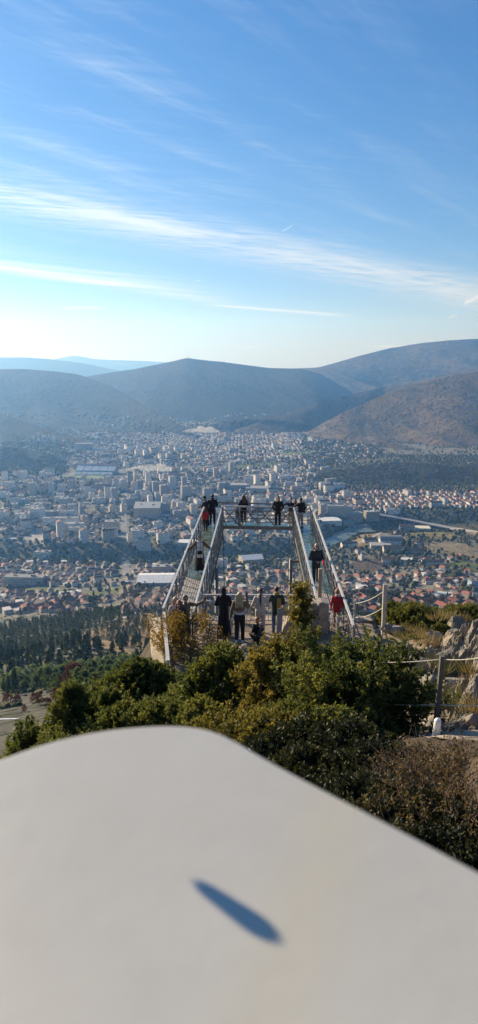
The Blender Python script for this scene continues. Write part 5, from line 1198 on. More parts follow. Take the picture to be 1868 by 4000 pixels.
t = MB(); t.tube([p+Vector((0, 0, .44)), p+Vector((0, 0, .68))], .062, 16); PUT(t, 'lens', mat('white_lens', (.78, .78, .76), .35, 0, .05), e)
t = MB(); t.tube([p+Vector((0, 0, .68)), p+Vector((0, 0, .72))], .07, 16); PUT(t, 'cap', m_frame, e)
def rope_post(top, bot, Y, r, label, mm, square=False):
    a, b = D(*bot, Y), D(*top, Y); t = MB()
    if square: t.bar(a-Vector((0, 0, .3)), b, r*2, r*2, up=(0, 1, 0))
    else: t.tube([a-Vector((0, 0, .3)), b], r, 12)
    o = t.build('rope_post', mm); tag(o, label, 'post'); return a, b
m_post = mat('brown_grey_post', (.12, .11, .088), .8, 0, .2, 4)
m_post2 = mat('pale_grey_post', (.40, .39, .36), .7, .2, .2, 4)
pa = rope_post((850, 1549), (849, 1580), 21.6, .032, 'short rope post in front of the child in red', m_post2)
pb = rope_post((894, 1509), (892, 1579), 22.6, .042, 'middle rope post at the right end of the skywalk railing', m_post2)
pc = rope_post((969, 1470), (965, 1574), 20.8, .055, 'tall square rope post standing on the rim rocks', m_post2, True)
pd = rope_post((1113, 1650), (1091, 1878), 9.1, .031, 'tall dark rope post leaning in the right foreground', m_post, True)
m_rope = mat('pale_rope', (.62, .56, .44), .85, 0, .2, 30, .4, 90)
def rope(a, b, sag, label, r=.013, mm=None):
    pts = []
    for q in np.linspace(0, 1, 14): p = a.lerp(b, q); p.z -= sag*4*q*(1-q); pts.append(p)
    t = MB(); t.tube(pts, r, 6); tag(t.build('rope', mm or m_rope, smooth=True), label, 'rope')
rope(pa[1]-Vector((0, 0, .05)), pb[0].lerp(pb[1], .62), .05, 'upper pale rope from the short post to the middle post')
rope(pb[1]-Vector((0, 0, .12)), pc[0].lerp(pc[1], .86), .10, 'upper pale rope from the middle post up to the tall square post')
rope(pa[0]+Vector((0, 0, .05)), pb[0].lerp(pb[1], .30), .04, 'lower pale rope from the short post to the middle post')
rope(pb[0].lerp(pb[1], .36), pc[0].lerp(pc[1], .46), .10, 'lower pale rope from the middle post to the tall square post')
rope(pd[1]-Vector((0, 0, .05)), D(870, 1662, 10.2), .04, 'upper pale rope running left from the dark post into the juniper', .008)
rope(pd[1]-Vector((0, 0, .05)), D(1290, 1632, 8.2), .06, 'upper pale rope running right from the dark post', .008)
rope(pd[0].lerp(pd[1], .47), D(900, 1764, 10.0), .03, 'middle pale rope running left from the dark post', .008)
rope(pd[0].lerp(pd[1], .47), D(1290, 1772, 8.4), .02, 'middle pale rope running right from the dark post', .008)
rope(pd[0].lerp(pd[1], .01), D(1290, 1896, 8.2), .02, 'black cable running right from the foot of the dark post', .010, m_dark)
# white tapered bollard behind the dark post
p = T(1096, 1862); p.x += .22; p.y += .75; p.z = float(tz(p.x, p.y)); t = MB(); t.tube([p-Vector((0, 0, .1)), p+Vector((.02, 0, .27)), p+Vector((.03, 0, .30))], [.055, .045, .025], 14)
tag(t.build('bollard', mat('white_bollard', (.72, .71, .68), .5)), 'small white bollard hidden behind the dark rope post', 'bollard')
# information stand of folded grey steel, with a tilted plate behind
p = G(700, 1628); e = thing_at('information_stand', p, 'grey folded steel information stand seen from the side behind the junipers', 'information stand')
t = MB(); m_std = mat('grey_steel_sheet', (.24, .25, .265), .45, .35, .12, 3)
t.bar(p, p+Vector((.07, .18, 1.28)), .17, .05, up=(0, 1, 0)); PUT(t, 'post', m_std, e)
t = MB(); M_ = Matrix.Rotation(R(-38), 3, 'X')@Matrix.Rotation(R(8), 3, 'Z'); t.box(p+Vector((.42, .42, 1.02)), (.62, .46, .03), M=M_); PUT(t, 'plate', mat('printed_plate', (.34, .34, .33), .5, 0, .3, 14), e)
# rucksack and things by the kneeling children
p = G(632, 1634); t = MB()
for q in range(7): t.ell(p+Vector((random.uniform(-.42, .3), random.uniform(-.2, .2), .06)), (random.uniform(.1, .24), random.uniform(.1, .2), random.uniform(.07, .14)), nu=9, nv=6)
def boulder(loc, r, seed, m, label, cat='rock', name='boulder', flat=.7, sub=4):
    bm = bmesh.new(); bmesh.ops.create_icosphere(bm, subdivisions=sub, radius=1)
    co_ = np.array([v.co[:] for v in bm.verts]); rr_ = np.random.default_rng(seed); sh = rr_.uniform(0, 50, 3)
    def f3(s, o): 
        t_ = 0; a_ = .5
        for k in range(o): t_ = t_+a_*(vn3(co_[:, 0]*s*2**k+sh[0], co_[:, 1]*s*2**k+sh[1], co_[:, 2]*s*2**k+sh[2])-.5); a_ *= .55
        return t_
    d_ = 1+.95*f3(1.5, 6)-.6*np.abs(f3(3.0, 4))
    for k in range(11):                     # broken planes
        nn = rr_.normal(size=3); nn /= np.linalg.norm(nn); dist = rr_.uniform(.42, .8); pr = co_@nn*d_; d_ = np.where(pr > dist, d_*(.10+.90*dist/np.maximum(pr, 1e-3)), d_)
    for v, q in zip(bm.verts, d_): v.co = v.co*float(q)
    me = bpy.data.meshes.new(name); bm.to_mesh(me); bm.free(); me.materials.append(m); me.polygons.foreach_set('use_smooth', [False]*len(me.polygons))
    o = link(name, me); o.location = loc; o.scale = (r, r*rr_.uniform(.75, 1.1), r*flat); o.rotation_euler = (0, 0, rr_.uniform(0, 6)); tag(o, label, cat); return o
# limestone with pits and ochre stains
m_lime, n, bs, out = newmat('karst_limestone'); g_ = n.node('ShaderNodeNewGeometry'); p_ = X(n, g_.outputs['Position'])
a1_ = n.noise(p_, 2.2, 6, .65); a2_ = n.vor(p_, 5.5); a3_ = n.noise(p_, 14, 4, .7); a4_ = n.noise(p_, .8, 3)
c = n.mix(n.ss(.3, .7, a1_), (.15, .14, .12), (.33, .29, .23)); c = n.mix(n.ss(.52, .72, a4_)*.55, c, (.42, .30, .18)); c = n.mix(n.ss(.6, .75, a3_)*.4, c, (.14, .135, .12))
n.set(bs.inputs['Base Color'], c); bs.inputs['Roughness'].default_value = .95
n.set(bs.inputs['Normal'], n.bump(a1_*1.0+a3_*.35+n.ss(0, .28, a2_)*.45, 1.0, .16))
# rocky bank on the right: a heavily pitted sheet over the slope
bx_ = np.linspace(3.1, 8.6, 230); by_ = np.linspace(10.6, 20.6, 330); XX, YY = np.meshgrid(bx_, by_); XX = XX.ravel(); YY = YY.ravel()
def sstep(a, b, q): t_ = np.clip((q-a)/(b-a), 0, 1); return t_*t_*(3-2*t_)
env = sstep(3.2, 4.4, XX+(YY-14)*-.05)*sstep(10.6, 12.0, YY)*sstep(20.6, 18.6, YY)
wob = fbm2(XX*.8+4, YY*.8, 4); ridg = 1-np.abs(fbm2(XX*1.1, YY*1.1+8, 5))*2.2; pit = np.abs(fbm2(XX*3.2, YY*3.2, 4))
ter = np.floor((YY*.55+wob*1.2)*1.6)/1.6-(YY*.55+wob*1.2)
ZZ = tz(XX, YY)-.25+env*(.85+.85*ridg+.55*wob+ter*.35-.55*np.clip(.25-pit, 0, 1)*2+.08*fbm2(XX*9, YY*9, 3))
nx_ = len(bx_); ii = np.arange(len(XX)).reshape(len(by_), nx_); fc = np.stack([ii[:-1, :-1], ii[:-1, 1:], ii[1:, 1:], ii[1:, :-1]], -1).reshape(-1, 4)
tag(link('rock_outcrop', np_mesh('rock_outcrop', np.stack([XX, YY, ZZ], 1), fc, [m_lime], smooth=False)), 'pitted pale limestone outcrop on the right bank', kind='structure')
def bank_z(x, y): return float(ZZ[np.argmin((XX-x)**2+(YY-y)**2)])
RK = [((1150, 1610, 18.6), .62, 'pale broken limestone boulder behind the dry grass, upper right'), ((1092, 1602, 19.6), .48, 'low split limestone rock at the left of the upper right boulders'), ((1195, 1640, 16.8), .85, 'big rounded limestone boulder at the right edge above the upper rope'),
      ((1120, 1648, 16.4), .40, 'angular limestone rock just right of the dark post top'), ((1060, 1668, 15.4), .42, 'pale limestone rock left of the dark post top'), ((1080, 1712, 14.2), .55, 'pitted limestone boulder behind the dark post'), ((1150, 1722, 13.8), .48, 'pitted limestone boulder right of the dark post'),
      ((978, 1574, 20.9), .32, 'small jagged rocks at the foot of the tall square post'), ((1005, 1580, 20.6), .30, 'small pale rock right of the tall square post'), ((1190, 1800, 10.6), .22, 'small orange stained rock at the right edge below the middle rope'), ((1060, 1770, 12.4), .30, 'rock half hidden by grass left of the dark post foot'), ((1150, 1560, 22), .4, 'flat pale rock on the rim at the right')]
for k, ((px, py, Y), r, lab) in enumerate(RK):
    p = D(px, py, Y); boulder(p-Vector((0, 0, r*.25)), r, 300+k, m_lime, lab)
boulder(G(628, 1632)+Vector((0, 0, .02)), .34, 340, m_lime, 'low grey rock at the terrace edge in front of the blonde woman', flat=.45)
boulder(G(655, 1640)+Vector((0, 0, .0)), .26, 341, m_stone, 'small brown rock beside the kneeling child', flat=.45)
# dry grass tufts
m_straw = leaf_mat('dry_grass', (.16, .11, .045), (.27, .19, .075), (.36, .29, .13), .3)
m_ggrass = leaf_mat('green_grass', (.055, .065, .018), (.12, .12, .035), (.24, .20, .07), .3)
def grass(name, spots, m, label, blades=90, L=.34, sp=.22):
    P = []; Dd = []; tn = []
    for (x, y, z, s) in spots:
        n_ = int(blades*s); a = RNG.uniform(0, 6.28, n_); r = RNG.random(n_)**.6*sp*s
        P.append(np.stack([x+np.cos(a)*r, y+np.sin(a)*r, np.full(n_, z)], 1)); Dd.append(np.stack([np.cos(a)*.55, np.sin(a)*.55, np.full(n_, 1.0)], 1)+RNG.normal(size=(n_, 3))*.22); tn.append(RNG.uniform(.1, .95, n_))
    P = np.concatenate(P); Dd = np.concatenate(Dd); Dd /= np.linalg.norm(Dd, axis=1)[:, None]
    tag(link(name, leaves(P, Dd, L, .014, np.concatenate(tn), .12, 1, name, m, True)), label, kind='stuff')
def spot(px, py, Y, s): p = D(px, py, Y); return (p.x, p.y, p.z, s)
grass('dry_grass', [spot(px, py, Y, s) for px, py, Y, s in ((1020, 1600, 20.2, 1.6), (1035, 1606, 20.0, 1.6), (1010, 1590, 20.6, 1.4), (1050, 1592, 20.4, 1.5), (1070, 1620, 18.6, 1.5), (1085, 1612, 18.8, 1.4), (1060, 1600, 19.6, 1.4), (1192, 1790, 10.4, .9), (1203, 1775, 10.8, 1.2), (1185, 1745, 12.4, 1.2), (1200, 1725, 12.8, 1.4), (1130, 1800, 11.0, .8), (1060, 1752, 12.6, 1.1), (1080, 1786, 11.4, .8), (1100, 1556, 21.5, 1.6), (1130, 1550, 22.2, 1.6), (1160, 1560, 22.0, 1.4), (1195, 1690, 14.0, 1.2), (640, 1642, 18.6, .8))], m_straw, 'tufts of dry straw coloured grass among the pale rocks', 70, .26)
gsp = [spot(px, py, Y, s) for px, py, Y, s in ((1140, 1775, 11.6, 1.0), (1155, 1790, 11.2, .9), (1060, 1790, 11.6, .9), (1050, 1768, 12.0, 1.0), (1120, 1690, 14.6, .7), (1090, 1665, 15.6, .6), (1170, 1690, 14.6, .7), (1175, 1765, 11.8, 1.1))]
for k in range(40):
    x = random.uniform(-5, 2); y = random.uniform(9, 15); gsp.append((x, y, float(tz(x, y))-.03, random.uniform(.7, 1.4)))
grass('grass', gsp, m_ggrass, 'green grass tufts on the shaded bank below the junipers', 90, .36)
# ------------------------------------------------------------------ the pale panel right in front of the eye
HL = -.245
m_panel, n, bs, out = newmat('pale_painted_metal'); p_ = coords(n)
f = n.noise(p_, 3.5, 3); f2 = n.noise(p_, 40, 4, .7); st = n.ss(.62, .78, n.noise(p_, 9, 4, .6)); x_, y_, z_ = n.sep(p_)
c = n.mix(n.ss(.3, .7, f), (.44, .43, .385), (.515, .505, .452)); c = n.mix(st*.22, c, (.40, .37, .28)); c = n.mix(n.ss(.45, .8, f2)*.12, c, (.32, .30, .27))
strk = n.ss(.035, .0, n.m('ABSOLUTE', x_-.035+(y_-.3)*-.28+(f-.5)*.03)); c = n.mix(strk*.42, c, (.50, .46, .335))
n.set(bs.inputs['Base Color'], c); bs.inputs['Roughness'].default_value = .42; n.set(bs.inputs['Normal'], n.bump(n.noise(p_, 60, 3), .12, .002))
edge = [(-420, 2065), (-200, 1984), (-90, 1942), (0, 1906), (100, 1871), (200, 1845), (300, 1829), (390, 1822), (450, 1822), (505, 1828), (555, 1842), (600, 1864), (650, 1893), (720, 1932), (800, 1974), (1000, 2078), (1203, 2186), (1500, 2345)]
E = [G(x, y, HL) for x, y in edge]
# smooth the outline
pts = []
for i in range(len(E)-1):
    p0, p1, p2, p3 = E[max(i-1, 0)], E[i], E[i+1], E[min(i+2, len(E)-1)]
    for q in np.linspace(0, 1, 6, endpoint=False):
        pts.append(.5*((2*p1)+(p2-p0)*q+(2*p0-5*p1+4*p2-p3)*q*q+(3*p1-p0-3*p2+p3)*q**3))
pts.append(E[-1]); pts += [Vector((.34, -.12, HL)), Vector((-.42, -.12, HL))]
n_ = len(pts); b = MB(); b.raw([tuple(p) for p in pts]+[(p.x, p.y, HL-.03) for p in pts], [tuple(range(n_)), tuple(range(2*n_-1, n_-1, -1))]+[((i+1) % n_, i, i+n_, (i+1) % n_+n_) for i in range(n_)])
e = thing_at('lectern', (0, .1, -1.75), 'large pale grey painted panel with a rounded corner filling the bottom of the view', 'panel')
PUT(b, 'panel', m_panel, e, bevel=.004)
t = MB(); t.tube([(-.05, .08, HL-.03), (-.05, .08, -2.0)], .06, 16); PUT(t, 'stand', m_frame, e)
# unseen floating capsule, added only to cast the slanted shadow on the panel
P1, P2 = G(762, 2225, HL), G(690, 2345, HL)
P1, P2 = G(488, 2216, HL), G(688, 2356, HL)
dv = P2-P1; u_ = dv.normalized(); P1 = P1+u_*.011; P2 = P2-u_*.011; ta = .36; rise = dv.length/math.tan(math.pi/2-SUN_EL) if False else dv.length*math.tan(SUN_EL)
q1 = P1+sd*ta; q2 = P2+sd*(ta+0.0)
t = MB(); t.cap(q1, .0040, q2, .0057, 12)
e = thing_at('shadow_caster', q2, 'small dark unseen capsule added to cast the slanted shadow on the pale panel', 'caster')
PUT(t, 'caster', m_dark, e, smooth=True)
# ------------------------------------------------------------------ people
def cloth(name, c, var=.12): return mat(name, c, .88, 0, var, 9, .25, 60, .004)
m_skin = mat('skin', (.50, .30, .21), .55, 0, .06, 8); m_eye = mat('eye_dark', (.02, .02, .02), .3)
CL = {k: cloth(k+'_cloth', v) for k, v in dict(black=(.012, .012, .014), charcoal=(.03, .03, .035), navy=(.02, .03, .06), red=(.42, .022, .028), white=(.72, .71, .68), cream=(.55, .48, .40), beige=(.50, .43, .34), brown=(.16, .095, .055), olive=(.16, .125, .075), grey=(.28, .28, .30), pink=(.50, .34, .31), rose=(.42, .25, .22), green=(.03, .045, .03), mustard=(.36, .22, .05), blue=(.03, .07, .16), jeans=(.09, .14, .22), puffer=(.03, .034, .03), tan=(.40, .30, .20)).items()}
CL['plaid'] = m_pl = newmat('checked_white_cloth')[0]; n = NT(m_pl.node_tree); p_ = coords(n); x_, y_, z_ = n.sep(p_); bs = m_pl.node_tree.nodes['Principled BSDF']
ln_ = n.m('MAXIMUM', n.m('LESS_THAN', n.m('FRACT', z_*4.2), .09), n.m('LESS_THAN', n.m('FRACT', x_*5.5+.3), .10)); n.set(bs.inputs['Base Color'], n.mix(ln_, (.72, .71, .68), (.08, .08, .09))); bs.inputs['Roughness'].default_value = .9
HAIR = {k: mat(k+'_hair', v, .5, 0, .35, 25) for k, v in dict(black=(.012, .010, .009), brown=(.05, .028, .016), blonde=(.46, .33, .17), red=(.20, .045, .018), ginger=(.30, .13, .05), dark=(.02, .014, .011)).items()}
V3 = lambda *a: Vector(a)
ARMS = {'down': ((.245, -.03, 1.14), (.255, .06, .90)), 'rail': ((.29, .06, 1.16), (.25, .33, 1.12)), 'railfwd': ((.24, .18, 1.18), (.18, .46, 1.12)), 'phone': ((.27, .15, 1.22), (.20, .30, 1.50)), 'out': ((.36, .03, 1.22), (.60, .14, 1.10)),
        'belly': ((.275, .0, 1.14), (.07, .24, 1.08)), 'hold': ((.26, .08, 1.15), (.06, .26, 1.13)), 'chest': ((.26, .02, 1.16), (.10, .22, 1.26)), 'pocket': ((.30, -.05, 1.14), (.20, .10, .97)), 'spread': ((.42, .05, 1.33), (.62, .16, 1.22)), 'selfie': ((.33, .20, 1.38), (.44, .44, 1.55)), 'face': ((.28, .16, 1.26), (.14, .30, 1.52)), 'bagarm': ((.26, -.02, 1.14), (.30, .05, .88))}
def rings_z(spec, n=18, lean=0, x0=0):
    out = []
    for z, rx, ry, yo in spec: out.append([V3(x0+rx*math.cos(2*math.pi*k/n), yo+ry*math.sin(2*math.pi*k/n), z) for k in range(n)])
    return out
def hand(b, w_, fa, s=1.0, curl=.5):
    """palm, four unequal fingers and a thumb leaving its side"""
    d = fa.normalized(); side_ = d.cross(V3(0, 0, 1)); side_ = side_.normalized() if side_.length > .1 else V3(1, 0, 0); nrm = side_.cross(d)
    c = w_+d*.045*s
    M_ = Matrix((side_, d, nrm)).transposed(); b.ell(c, (.038*s, .05*s, .017*s), M_, 10, 6)
    for k, (o, L) in enumerate(((-.027, .062), (-.009, .075), (.009, .070), (.026, .055))):
        r0 = c+side_*o*s+d*.038*s; r1 = r0+(d*math.cos(curl*.6)-nrm*math.sin(curl*.6))*L*.5*s; r2 = r1+(d*math.cos(curl*1.6)-nrm*math.sin(curl*1.6))*L*.5*s
        b.cap(r0, .0095*s, r1, .009*s, 7); b.cap(r1, .009*s, r2, .0075*s, 7)
    t0 = c-side_*.030*s-d*.015*s; t1 = t0+(-side_*.7+d*.6-nrm*.2).normalized()*.038*s; t2 = t1+(d*.9-side_*.2-nrm*.3).normalized()*.028*s
    b.cap(t0, .012*s, t1, .010*s, 7); b.cap(t1, .010*s, t2, .0085*s, 7)
def person(label, foot, yaw, h, arms=('down', 'down'), top=None, bottom=None, shoe='black', hair=None, hood=None, scarf=None, hem=.86, sleeve=1.0, skirt=None, coat=None, style='short', stride=0.0, lean=0.0, head_yaw=0, head_tilt=0, crouch=None, female=False, child=False, glasses=False, bareleg=False, cat='person', extra=None, group=None):
    e = empty('person', foot, yaw); k = h/1.75; e.scale = (k, k, k); tag(e, label, cat, group)
    hs = 1.22 if child else 1.0; shw = (.165 if female else .185)*(0.92 if child else 1)
    vox = .0105
    dz = 0.0
    if crouch: dz = -crouch
    def sh(z, y=0): return y+lean*max(0, z-.9)     # forward bend above the hips
    hipz = .92+dz
    def Tq(p):                                       # torso point -> shifted by crouch and lean
        return V3(p[0], p[1]+lean*max(0, p[2]-.9), p[2]+dz)
    S_ = {s: Tq((s*shw, 0, 1.42)) for s in (-1, 1)}
    EL = {}; WR = {}
    for s, a in zip((-1, 1), arms):
        el, wr = ARMS[a] if isinstance(a, str) else a
        EL[s] = Tq((s*el[0], el[1], el[2])); WR[s] = Tq((s*wr[0], wr[1], wr[2]))
    HP = {s: V3(s*.09, 0, hipz) for s in (-1, 1)}
    if crouch: KN = {s: V3(s*.12, .36, max(.3, hipz-.02)) for s in (-1, 1)}; AN = {s: V3(s*.10, .02 if s < 0 else .05, .09) for s in (-1, 1)}
    else: KN = {s: V3(s*.10, .03+s*stride*.5, .50+abs(stride)*.03) for s in (-1, 1)}; AN = {s: V3(s*.105, -.02+s*stride, .09+(.05 if s*stride < 0 else 0)) for s in (-1, 1)}
    nk = Tq((0, .0, 1.50)); hc = Tq((0, .02, 1.635)); Hm = Matrix.Rotation(R(head_yaw), 3, 'Z')@Matrix.Rotation(R(-head_tilt), 3, 'X')
    TOR = [(.86, .155, .11, 0), (.94, .165, .118, 0), (1.04, .145, .105, 0), (1.14, .140 if female else .15, .102, 0), (1.26, .160 if female else .175, .115, .005), (1.36, shw*.98, .105, 0), (1.42, shw*.86, .085, -.005), (1.47, .09, .065, -.005), (1.50, .055, .055, 0)]
    def tor(inf, z0=.86, z1=1.5, flare=0):
        out = []
        for z, rx, ry, yo in TOR:
            if z < z0-.001 or z > z1+.001: continue
            f_ = flare*max(0, 1.1-z); c = Tq((0, yo, z)); n_ = 18
            out.append([c+V3((rx+inf+f_)*math.cos(2*math.pi*q/n_), (ry+inf+f_)*math.sin(2*math.pi*q/n_), 0) for q in range(n_)])
        return out
    # body: one continuous skin surface
    b = MB(); b.loft(tor(0)); b.cap(nk-V3(0, 0, .05), .052, hc-V3(0, 0, .07), .05)
    b.ell(hc+Hm@V3(0, -.008, .025)*hs, (.076*hs, .095*hs, .105*hs), Hm, 14, 10); b.ell(hc+Hm@V3(0, .025, -.045)*hs, (.058*hs, .065*hs, .068*hs), Hm, 12, 8)
    b.cap(hc+Hm@V3(0, .088, .012)*hs, .011*hs, hc+Hm@V3(0, .104, -.022)*hs, .015*hs, 8)     # nose
    b.cap(hc+Hm@V3(-.02, .080, -.058)*hs, .009*hs, hc+Hm@V3(.02, .080, -.058)*hs, .009*hs, 7)  # lips
    for s in (-1, 1): b.ell(hc+Hm@V3(s*.079, -.012, -.005)*hs, (.012*hs, .02*hs, .032*hs), Hm, 8, 6)   # ears
    for s in (-1, 1):
        b.cap(S_[s], .056, EL[s], .043); b.cap(EL[s], .042, WR[s], .029); hand(b, WR[s], WR[s]-EL[s], 1.0 if not child else 1.05)
        b.cap(HP[s], .088, KN[s], .058); b.cap(KN[s], .056, AN[s], .038); b.cap(AN[s]-V3(0, .02, .03), .04, AN[s]+V3(0, .13, -.05), .032)
    b.build('body', m_skin, e, smooth=True, remesh=.0085)
    for s in (-1, 1):
        t = MB(); t.ell(hc+Hm@V3(s*.032, .083, .022)*hs, (.014*hs, .009*hs, .009*hs), Hm, 8, 6); t.build('eye', m_eye, e, smooth=True)
    # clothing
    if top:
        t = MB(); rg = tor(.022, min(hem, .94) if hem <= .94 else hem, 1.47); 
        if hem < .86: 
            z_ = hem; rg = [[p+V3(0, 0, (hem-.86)) for p in tor(.035+.05*(0.86-hem))[0]]]+rg
        t.loft(rg)
        for s in (-1, 1):
            t.cap(S_[s]+V3(0, 0, -.012), .075, EL[s], .060); we = EL[s].lerp(WR[s], .97*sleeve); t.cap(EL[s], .060, we, .045)
        t.cap(nk-V3(0, 0, .06), .075, nk-V3(0, 0, .0), .064)
        t.build('jacket' if hem < .95 else 'top', CL[top], e, smooth=True, remesh=vox)
    if bottom:
        t = MB(); t.loft([[V3(.17*math.cos(q)*f_, .125*math.sin(q)*f_, z+dz) for q in np.linspace(0, 2*math.pi, 18, endpoint=False)] for z, f_ in ((.80, .95), (.88, 1.02), (.96, 1.0), (1.05, .90))])
        for s in (-1, 1):
            t.cap(HP[s], .102, KN[s], .074)
            if not bareleg: t.cap(KN[s], .073, AN[s]+V3(0, 0, .01), .056)
        t.build('shorts' if bareleg else 'trousers', CL[bottom], e, smooth=True, remesh=vox)
    if skirt:
        col, z0, r0 = skirt; t = MB(); n_ = 26; rg = []
        for z, r in ((z0, r0), (z0+.04, r0), (.5, r0*.86), (.75, .19), (.95, .165), (1.06, .14)):
            rg.append([V3((r*(1+.06*math.sin(q*7+1)*(1 if z < .7 else .2)))*math.cos(q), (r*.82*(1+.06*math.sin(q*7+1)*(1 if z < .7 else .2)))*math.sin(q)+lean*max(0, z-.9), z) for q in np.linspace(0, 2*math.pi, n_, endpoint=False)])
        t.loft(rg); t.build('skirt', CL[col], e, smooth=True)
    if coat:
        col, z0 = coat; t = MB(); n_ = 28; rg = []
        for z, r in ((z0, .245), (z0+.05, .24), (.75, .215), (.95, .19), (1.1, .178), (1.26, .20), (1.36, shw+.035), (1.43, shw*.9), (1.48, .10)):
            rg.append([V3((r*math.cos(q)), (r*.72*math.sin(q))+lean*max(0, z-.9), z+dz) for q in np.linspace(R(118), R(422), n_)])
        nn = n_; v = [p for r in rg for p in r]+[p*1.0+V3(-p.x*.07, -p.y*.07, 0) for r in rg for p in r]; f = []; o_ = len(rg)*nn
        for i in range(len(rg)-1):
            for q in range(nn-1):
                a_ = i*nn+q; f.append((a_, a_+1, a_+1+nn, a_+nn)); f.append((a_+o_, a_+nn+o_, a_+1+nn+o_, a_+1+o_))
            a_ = i*nn; f.append((a_, a_+nn, a_+nn+o_, a_+o_)); a_ = i*nn+nn-1; f.append((a_, a_+o_, a_+nn+o_, a_+nn))
        t.raw(v, f)
        for s in (-1, 1): t.cap(S_[s]+V3(0, 0, -.01), .080, EL[s], .064); t.cap(EL[s], .064, EL[s].lerp(WR[s], .95), .052)
        t.build('coat', CL[col], e, smooth=True)
    if shoe:
        for s in (-1, 1):
            t = MB(); A_ = AN[s]; t.cap(A_+V3(0, -.035, -.042), .048, A_+V3(0, .12, -.055), .040); t.cap(A_+V3(0, -.02, .0), .05, A_+V3(0, .03, -.03), .05)
            t.build('shoe', CL[shoe], e, smooth=True, remesh=.012)
    if hair:
        t = MB(); t.ell(hc+Hm@V3(0, -.022, .045)*hs, (.087*hs, .098*hs, .098*hs), Hm, 14, 10)
        if style == 'long':
            for j in range(9):
                x_ = (j-4)*.022; t.cap(hc+Hm@V3(x_, -.075, .03)*hs, .035*hs, Tq((x_*1.35+random.uniform(-.01, .01), -.115, 1.30+random.uniform(-.05, .05))), .020)
            for s in (-1, 1): t.cap(hc+Hm@V3(s*.074, .0, .02)*hs, .028*hs, Tq((s*.10, -.03, 1.38)), .022)
        elif style == 'pony':
            t.cap(hc+Hm@V3(0, -.105, .05), .034, hc+Hm@V3(0, -.135, .01), .030); t.cap(hc+Hm@V3(0, -.135, .01), .030, Tq((.0, -.15, 1.38)), .036); t.cap(Tq((0, -.15, 1.38)), .036, Tq((.01, -.145, 1.16)), .012)
        elif style == 'shoulder':
            for j in range(7): x_ = (j-3)*.026; t.cap(hc+Hm@V3(x_, -.07, .03), .036, Tq((x_*1.4, -.09, 1.42)), .026)
            for s in (-1, 1): t.cap(hc+Hm@V3(s*.078, .02, .03), .030, Tq((s*.11, .0, 1.42)), .026)
        t.build('hair', HAIR[hair], e, smooth=True, remesh=.010)
    if hood:
        col, kind = hood; t = MB()
        if kind == 'beanie': t.ell(hc+Hm@V3(0, -.012, .07)*hs, (.092*hs, .104*hs, .088*hs), Hm, 14, 10); nm = 'beanie'
        elif kind == 'hood': t.ell(hc+Hm@V3(0, -.03, .03), (.105, .112, .130), Hm, 14, 10); t.cap(hc+V3(0, -.05, -.05), .095, nk+V3(0, -.02, .0), .11); nm = 'hood'
        elif kind == 'collar': t.ell(nk+V3(0, -.06, .03), (.115, .085, .06)); nm = 'hood'
        else: t.ell(hc+Hm@V3(0, -.02, .02), (.095, .105, .125), Hm, 14, 10); t.cap(hc+V3(0, -.01, -.09), .075, nk-V3(0, 0, .02), .12); t.ell(Tq((0, -.01, 1.43)), (.17, .125, .07)); nm = 'headscarf'
        o = t.build(nm, CL[col], e, smooth=True, remesh=.011)
        if kind == 'scarf':     # face shows in front
            t = MB(); t.ell(hc+Hm@V3(0, .060, -.01), (.060, .050, .082), Hm, 12, 9); t.build('face', m_skin, e, smooth=True)
    if glasses:
        t = MB()
        for s in (-1, 1): t.ell(hc+Hm@V3(s*.034, .108 if hood else .095, .022), (.030, .010, .022), Hm, 10, 6)
        t.cap(hc+Hm@V3(-.07, .085, .03), .005, hc+Hm@V3(.07, .085, .03), .005, 6); t.build('sunglasses', m_eye, e, smooth=True, remesh=.006)
    if extra: extra(e, hc, WR, Tq, Hm)
    return e
def own(parent, mb, name, m, label, cat):
    """a thing a person holds: top level, placed in the world"""
    o = mb.build(name, m, None, smooth=False); bpy.context.view_layer.update(); o.matrix_world = parent.matrix_world.copy(); tag(o, label, cat); return o
def phone_at(lab, sx, off=(0, .02, .09)):
    def f(e, hc, WR, Tq, Hm):
        t = MB(); t.box(WR[sx]+V3(*off), (.075, .010, .15)); own(e, t, 'phone', mat('phone_case', (.03, .05, .12), .3), lab, 'phone')
    return f
ON = lambda px, py: G(px, py, PZ+.01)
